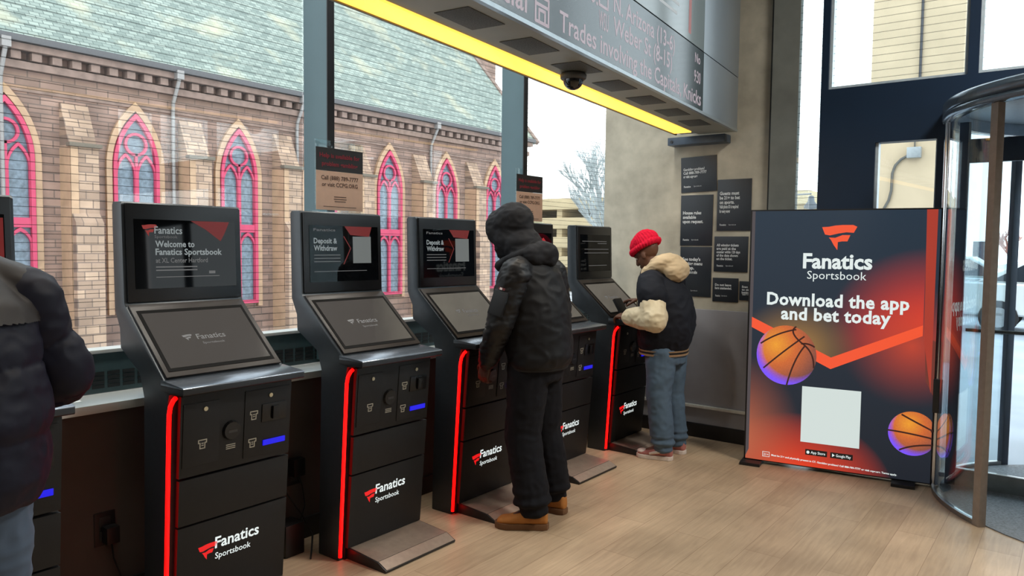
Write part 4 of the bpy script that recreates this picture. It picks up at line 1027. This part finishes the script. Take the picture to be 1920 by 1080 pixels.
# ------------------------------------------------ person in the hooded jacket
def hooded():
    J = dict(pelvis=(.04, 0, .93), chest=(.08, 0, 1.27), neck=(.14, 0, 1.48), head=(.215, 0, 1.625),
             shL=(.07, .20, 1.40), elL=(.13, .255, 1.13), wrL=(.235, .215, .905), shR=(.07, -.20, 1.40), elR=(.06, -.295, 1.15), wrR=(.315, -.20, 1.15),
             hipL=(.045, .080, .90), knL=(.065, .105, .50), anL=(-.03, .135, .09), hipR=(.045, -.080, .90), knR=(.055, -.11, .50), anR=(.0, -.155, .09), ftL=.45, ftR=-.05)
    r = empty('person', (-2.385, 3.43, 0), PI+.10, label='person in black hooded bomber jacket, dark trousers and tan boots touching a kiosk screen', cat='person')
    b = MB(); base_body(b, J); M = head(b, J['head'], .35)
    hand(b, J['wrL'], (.35, -.05, -1), (-.1, -1, 0), (1, 0, .3), .42)
    hand(b, J['wrR'], (1, .25, -.22), (.1, 0, -1), (0, 1, 0), .22)
    body = fuse(b, 'body', mat('dark_brown_skin', srgb(74, 52, 44), .5, 0, .4, .08, 14), r, .0055, 3); eyes(M, body)
    NV = mat('black_nylon', srgb(14, 15, 19), .62, 0, .3, .12, 6); NVS = mat('black_nylon_sleeve', srgb(17, 17, 20), .5, 0, .4, .12, 6)
    b = MB()
    loft(b, [(.03, 0, .885, .160, .210), (.02, 0, .94, .178, .222), (.04, 0, 1.03, .190, .224), (.055, 0, 1.15, .19, .225), (.075, 0, 1.30, .178, .215), (.085, 0, 1.40, .155, .20), (.11, 0, 1.46, .115, .150), (.13, 0, 1.50, .08, .09)])
    for s in (1, -1): caps(b, [((.09, s*.10, 1.425), .07), ((.07, s*.195, 1.395), .083)])
    jk = fuse(b, 'jacket', NV, r, .009, 5, folds(.010, 7, 1.3, 3))
    for s, nm in (('L', 1), ('R', -1)):
        b = MB(); sleeve(b, J['sh'+s], J['el'+s], V3(J['wr'+s]).lerp(V3(J['el'+s]), .05), .087, .076, .055)
        sl = fuse(b, 'sleeve', NVS, jk, .008, 4, folds(.009, 10, 2.2, nm))
        w, e = V3(J['wr'+s]), V3(J['el'+s])
        MB().tube([w.lerp(e, .10), w.lerp(e, -.06)], [.047, .041], 18).build('cuff', mat('black_rib', srgb(22, 22, 24), .8), sl, smooth=True)
    # left upper sleeve: pocket with a small white and red tab
    sh, el = V3(J['shL']), V3(J['elL']); ax = (el-sh).normalized(); mid = sh.lerp(el, .55)
    Mp = Matrix((ax.cross(V3((0, 1, 0))).normalized(), V3((0, 1, 0)), -ax)).transposed().to_4x4(); Mp.translation = mid+V3((0, .078, 0))
    sl0 = [c for c in jk.children][0]
    pk = MB().box(-.045, .045, -.006, .012, -.075, .06, Mp).build('sleeve_pocket', NVS, sl0, bevel=.008)
    MB().box(-.02, .02, .010, .014, .066, .078, Mp).build('red_tab', mat('maroon_tab', srgb(96, 30, 34), .6), sl0)
    MB().box(-.004, .010, .014, .017, .066, .077, Mp).build('white_tab', mat('white_tab_cloth', srgb(220, 215, 215), .6), sl0)
    # yoke panel across the back of the shoulder
    b = MB(); loft(b, [(.03, 0, .868, .152, .200), (.03, 0, .90, .165, .213)]); b.build('hem_band', mat('black_rib', srgb(22, 22, 24), .8), jk, smooth=True)
    # hood
    HD_ = mat('black_jersey', srgb(24, 25, 30), .8, 0, .3, .12, 12)
    c = V3(J['head']); Hm = Matrix.Translation(c) @ Matrix.Rotation(.35, 4, 'Y')
    b = MB()
    for p, rr in (((-.015, 0, .045), (.128, .116, .120)), ((.01, 0, -.04), (.124, .118, .14)), ((-.04, 0, -.10), (.105, .13, .115)), ((.07, 0, .02), (.08, .102, .135)), ((-.05, 0, -.165), (.10, .14, .085))):
        bmesh.ops.create_icosphere(b.bm, subdivisions=3, radius=1, matrix=Hm @ Matrix.Translation(p) @ Matrix.Diagonal((rr[0], rr[1], rr[2], 1)))
    b.tube([(.135+.135*math.cos(a), .140*math.sin(a), 1.475-.05*math.cos(a)) for a in [2*PI*k/24 for k in range(25)]], .026, 12)
    caps(b, [((.03, -.09, 1.49), .06), ((.0, 0, 1.50), .075), ((.03, .09, 1.49), .06)])
    Hi = Hm.inverted()
    def cut(p):
        q = Hi @ p
        return q.x > .062 and (q.y/.083)**2+((q.z-.0)/.125)**2 < 1
    fuse(b, 'hood', HD_, r, .008, 4, folds(.009, 9, 1.6, 8), cut, .008)
    # trousers
    TR = mat('black_cotton_trousers', srgb(13, 14, 21), .9, 0, .3, .12, 9)
    b = MB(); loft(b, [(.04, 0, .80, .13, .175), (.04, 0, .90, .15, .185), (.04, 0, .97, .13, .17)])
    for s in 'LR':
        h_, k, a = V3(J['hip'+s]), V3(J['kn'+s]), V3(J['an'+s])
        caps(b, [(h_, .118), (h_.lerp(k, .5), .112), (k, .100), (k.lerp(a, .5), .098), (k.lerp(a, .82), .10), (a+V3((.01, 0, .055)), .090)])
    def dt(co, n):
        f = folds(.009, 8, 1.2, 4)(co, n)
        return f + (.010*math.sin(co.z*95+co.x*14) if co.z < .24 else 0)*max(0, min(1, (.24-co.z)*9))
    fuse(b, 'trousers', TR, r, .009, 4, dt)
    TAN = mat('tan_nubuck', srgb(176, 116, 58), .75, 0, .3, .1, 18, .1); SOL = mat('brown_gum_sole', srgb(110, 76, 48), .7)
    for s in 'LR':
        b = MB(); M2, k = shoe(b, J['an'+s], J['ft'+s], .30, .125, .052, .068, .165)
        bo = fuse(b, 'boot', TAN, r, .006, 3); sole(M2, k, SOL, bo, .058, .034); laces(M2, k, mat('dark_lace', srgb(86, 58, 34), .7), bo, .086)
        MB().tube([M2 @ V3((-.015+.056*math.cos(a), .056*math.sin(a), .165)) for a in [2*PI*q/20 for q in range(21)]], .012, 8).build('padded_collar', mat('dark_collar', srgb(88, 58, 34), .7), bo, smooth=True)
    return r
hooded()

# ------------------------------------------------ person in the red beanie
def beanie():
    J = dict(pelvis=(.0, 0, .84), chest=(.06, 0, 1.18), neck=(.12, 0, 1.385), head=(.19, 0, 1.495),
             shL=(.06, .205, 1.30), elL=(-.03, .285, 1.04), wrL=(.235, .20, 1.035), shR=(.07, -.20, 1.30), elR=(.10, -.28, 1.06), wrR=(.325, -.165, 1.135),
             hipL=(.0, .095, .82), knL=(.02, .10, .46), anL=(-.03, .105, .085), hipR=(.0, -.095, .82), knR=(.02, -.11, .46), anR=(-.03, -.125, .085), ftL=.22, ftR=-.12)
    r = empty('person', (-2.42, 5.09, 0), PI, label='person in red beanie and dark varsity jacket with cream sleeves leaning over the last kiosk', cat='person')
    b = MB(); base_body(b, J); M = head(b, J['head'], .55)
    hand(b, J['wrL'], (1, -.15, .05), (0, -.3, -1), (.2, -1, .2), .55)
    hand(b, J['wrR'], (1, .25, -.02), (.1, 0, -1), (0, 1, .1), .35)
    body = fuse(b, 'body', SKIN, r, .0055, 3); eyes(M, body)
    NV = mat('navy_wool', srgb(19, 23, 33), .8, 0, .3, .12, 14); CRM = mat('cream_leather', srgb(222, 208, 176), .5, 0, .4, .07, 7)
    b = MB()
    loft(b, [(.035, 0, .80, .165, .20), (.03, 0, .86, .19, .225), (.02, 0, .97, .205, .24), (.02, 0, 1.08, .20, .24), (.04, 0, 1.20, .185, .225), (.07, 0, 1.29, .155, .20), (.10, 0, 1.345, .12, .16), (.13, 0, 1.39, .08, .09)])
    for s in (1, -1): caps(b, [((.09, s*.10, 1.32), .07), ((.06, s*.185, 1.29), .095), (V3(J['shL' if s > 0 else 'shR']).lerp(V3(J['elL' if s > 0 else 'elR']), .40), .106)])
    jk = fuse(b, 'jacket', NV, r, .009, 5, folds(.010, 7, 1.2, 11))
    for q, (z0, z1, m_) in enumerate(((.762, .776, mat('tan_rib', srgb(170, 140, 108), .8)), (.777, .789, mat('black_rib', srgb(22, 22, 24), .8)), (.790, .800, mat('tan_rib', srgb(170, 140, 108), .8)))):
        b = MB(); loft(b, [(.035, 0, z0, .172, .207), (.035, 0, z1, .176, .211)]); b.build('striped_hem', m_, jk, smooth=False)
    for s in 'LR':
        sh, el, wr = V3(J['sh'+s]), V3(J['el'+s]), V3(J['wr'+s])
        b = MB(); sleeve(b, sh.lerp(el, .50), el, wr.lerp(el, .12), .086, .092, .068)
        sl = fuse(b, 'sleeve', CRM, jk, .008, 4, folds(.009, 11, 1.2, 5 if s == 'L' else 7))
        MB().tube([wr.lerp(el, .16), wr.lerp(el, -.02)], [.050, .040], 18).build('cuff', mat('tan_rib', srgb(170, 140, 108), .8), sl, smooth=True)
    # cream hood lying on the back
    HDM = mat('cream_fleece', srgb(208, 186, 152), .9, 0, .3, .08, 12)
    b = MB()
    b.tube([(.075+.105*math.cos(a), .125*math.sin(a), 1.40-.06*math.cos(a)) for a in [2*PI*k/24 for k in range(25)]], .040, 12)
    for p, rr in (((.0, 0, 1.43), (.10, .12, .075)), ((-.05, 0, 1.38), (.085, .12, .085)), ((.045, .085, 1.42), (.08, .045, .062)), ((.045, -.085, 1.42), (.08, .045, .062))):
        b.ell(p, *rr, 3)
    fuse(b, 'hood', HDM, r, .008, 4, folds(.010, 9, 2.0, 2))
    # beanie
    c = V3(J['head']); Hm = Matrix.Translation(c) @ Matrix.Rotation(.55, 4, 'Y'); Hi = Hm.inverted()
    BE = mat('red_knit', srgb(214, 22, 56), .9, 0, .2, .1, 60, .5)
    b = MB()
    for p, rr in (((-.02, 0, .078), (.115, .096, .086)), ((-.04, 0, .115), (.085, .075, .06)), ((-.085, 0, .09), (.06, .06, .06))):
        bmesh.ops.create_icosphere(b.bm, subdivisions=3, radius=1, matrix=Hm @ Matrix.Translation(p) @ Matrix.Diagonal((rr[0], rr[1], rr[2], 1)))
    def rib(co, n):
        q = Hi @ co
        return .003*math.sin(math.atan2(q.y, q.x)*34) + folds(.005, 12, 1, 6)(co, n)
    bn = fuse(b, 'beanie', BE, r, .006, 3, rib, lambda p: (Hi @ p).z < .036)
    b = MB(); b.lathe([(.0, 0), (0, 0)], 0, 0, 3) if False else None
    ring = [(math.cos(a), math.sin(a)) for a in [2*PI*k/32 for k in range(33)]]
    o, i_ = [], []
    b.tube([Hm @ V3((-.015+.110*u, .091*v, .054)) for u, v in ring], .022, 10)
    fuse(b, 'beanie_cuff', BE, bn, .006, 2, rib)
    # jeans
    JN = mat('faded_denim', srgb(82, 102, 122), .85, 0, .3, .2, 5, .1)
    b = MB(); loft(b, [(.02, 0, .70, .14, .18), (.02, 0, .80, .145, .185)])
    for s in 'LR':
        h_, k, a = V3(J['hip'+s]), V3(J['kn'+s]), V3(J['an'+s])
        caps(b, [(h_+V3((.01, 0, -.03)), .112), (h_.lerp(k, .5), .104), (k, .092), (k.lerp(a, .5), .086), (k.lerp(a, .85), .084), (a+V3((0, 0, .03)), .078)])
    def dj(co, n): return folds(.008, 9, 1.1, 9)(co, n) + (.007*math.sin(co.z*110) if co.z < .18 else 0)
    fuse(b, 'jeans', JN, r, .009, 4, dj)
    PNK = mat('dusty_pink_leather', srgb(176, 112, 106), .55, 0, .4, .05, 8); WHT = mat('white_rubber', srgb(226, 214, 206), .5)
    for s in 'LR':
        b = MB(); M2, k = shoe(b, J['an'+s], J['ft'+s], .275, .105, .050, .058)
        bo = fuse(b, 'sneaker', PNK, r, .006, 3); sole(M2, k, WHT, bo, .056, .03); laces(M2, k, WHT, bo, .075)
        for sd in (1, -1):
            q = MB(); q.tube([M2 @ V3((.10*k, sd*.046, .042)), M2 @ V3((.03*k, sd*.043, .060)), M2 @ V3((-.05*k, sd*.036, .082))], [.009, .013, .004], 8); q.build('side_stripe', WHT, bo, smooth=True)
        MB().ell(M2 @ V3((.165*k, 0, .046)), .042, .044, .018, 3).build('toe_cap', WHT, bo, smooth=True)
    return r
beanie()
tag(MB().box(-.012, .012, -.05, .05, -.07, .07, Matrix.Translation((-2.79, 5.03, 1.092)) @ Matrix.Rotation(-.55, 4, 'Y')).build('wallet', mat('black_leather', srgb(18, 18, 20), .5), bevel=.005), 'black wallet propped on the last kiosk in front of the red beanie person', 'wallet')

# ------------------------------------------------ person in the puffer jacket, cut by the left edge
def puffer():
    J = dict(pelvis=(.0, 0, .93), chest=(.05, 0, 1.27), neck=(.09, 0, 1.50), head=(.15, 0, 1.65),
             shL=(.05, .20, 1.375), elL=(.10, .31, 1.13), wrL=(.32, .20, 1.09), shR=(.05, -.20, 1.375), elR=(.06, -.31, 1.13), wrR=(.27, -.245, 1.07),
             hipL=(.0, .095, .92), knL=(.03, .11, .50), anL=(-.02, .12, .09), hipR=(.0, -.095, .92), knR=(.03, -.11, .50), anR=(-.02, -.12, .09), ftL=.15, ftR=-.15)
    r = empty('person', (-2.44, .675, 0), PI, label='person in dark navy puffer jacket and pale jeans at the left edge of the photo', cat='person')
    b = MB(); base_body(b, J); M = head(b, J['head'], .35)
    hand(b, J['wrL'], (1, -.3, -.1), (0, 0, -1), (0, -1, 0), .35); hand(b, J['wrR'], (1, .2, -.1), (0, 0, -1), (0, 1, 0), .35)
    body = fuse(b, 'body', SKIN2, r, .0055, 3); eyes(M, body)
    b = MB(); Hm = Matrix.Translation(V3(J['head'])) @ Matrix.Rotation(.35, 4, 'Y'); Hi = Hm.inverted()
    bmesh.ops.create_icosphere(b.bm, subdivisions=4, radius=1, matrix=Hm @ Matrix.Translation((-.02, 0, .04)) @ Matrix.Diagonal((.108, .087, .098, 1)))
    fuse(b, 'hair', mat('short_dark_hair', srgb(26, 22, 20), .8, 0, .3, .2, 60, .4), r, .007, 2, folds(.004, 30, 1, 1), lambda p: (Hi @ p).x > .05 and (Hi @ p).z < .075)
    PF = mat('navy_puffer_nylon', srgb(16, 17, 32), .55, 0, .2, .1, 6); PS = mat('brown_black_nylon', srgb(27, 22, 22), .5, 0, .25, .1, 6)
    def quilt(per, seed, z_of=lambda c: c.z):
        fo = folds(.009, 8, 1.2, seed)
        return lambda co, n: .020*(abs(math.sin(PI*z_of(co)/per))**.5)-.012+fo(co, n)
    b = MB()
    loft(b, [(.0, 0, .80, .17, .215), (.0, 0, .88, .19, .235), (.0, 0, 1.05, .20, .245), (.02, 0, 1.20, .195, .24), (.04, 0, 1.33, .18, .225), (.06, 0, 1.41, .145, .18), (.08, 0, 1.48, .10, .12)])
    for s in (1, -1): caps(b, [((.07, s*.10, 1.43), .075), ((.05, s*.195, 1.365), .093)])
    jk = fuse(b, 'puffer_jacket', PF, r, .009, 4, quilt(.20, 2))
    b = MB(); loft(b, [(.03, 0, 1.29, .205, .255), (.05, 0, 1.37, .185, .235), (.065, 0, 1.44, .145, .165), (.08, 0, 1.50, .11, .12)])
    for s in (1, -1): caps(b, [((.07, s*.10, 1.44), .082), ((.05, s*.195, 1.372), .104)])
    fuse(b, 'brown_shoulders', PS, jk, .009, 4, folds(.006, 7, 1, 4), lambda p: p.z < 1.322)  # layer over the shoulders, browner than the rest of the jacket
    b = MB(); b.tube([(.085+.085*math.cos(a), .09*math.sin(a), 1.52-.02*math.cos(a)) for a in [2*PI*k/24 for k in range(25)]], .034, 12)
    fuse(b, 'stand_collar', PF, jk, .008, 3, folds(.005, 9, 1, 7))
    for s in 'LR':
        sh, el, wr = V3(J['sh'+s]), V3(J['el'+s]), V3(J['wr'+s])
        b = MB(); sleeve(b, sh, el, wr.lerp(el, .06), .100, .092, .062)
        fuse(b, 'sleeve', PF, jk, .009, 4, quilt(.17, 6, lambda c: (c-sh).length))
    JN = mat('pale_denim', srgb(78, 92, 110), .85, 0, .3, .15, 5, .1)
    b = MB(); loft(b, [(.0, 0, .80, .13, .175), (.0, 0, .92, .145, .185)])
    for s in 'LR':
        h_, k, a = V3(J['hip'+s]), V3(J['kn'+s]), V3(J['an'+s])
        caps(b, [(h_, .112), (h_.lerp(k, .5), .100), (k, .085), (k.lerp(a, .5), .080), (a+V3((0, 0, .03)), .068)])
    fuse(b, 'jeans', JN, r, .009, 4, folds(.008, 9, 1.1, 12))
    for s in 'LR':
        b = MB(); M2, k = shoe(b, J['an'+s], J['ft'+s], .285, .11, .05, .06)
        bo = fuse(b, 'shoe', mat('black_shoe_leather', srgb(28, 27, 27), .5), r, .006, 3); sole(M2, k, mat('white_rubber', srgb(226, 214, 206), .5), bo)
puffer()
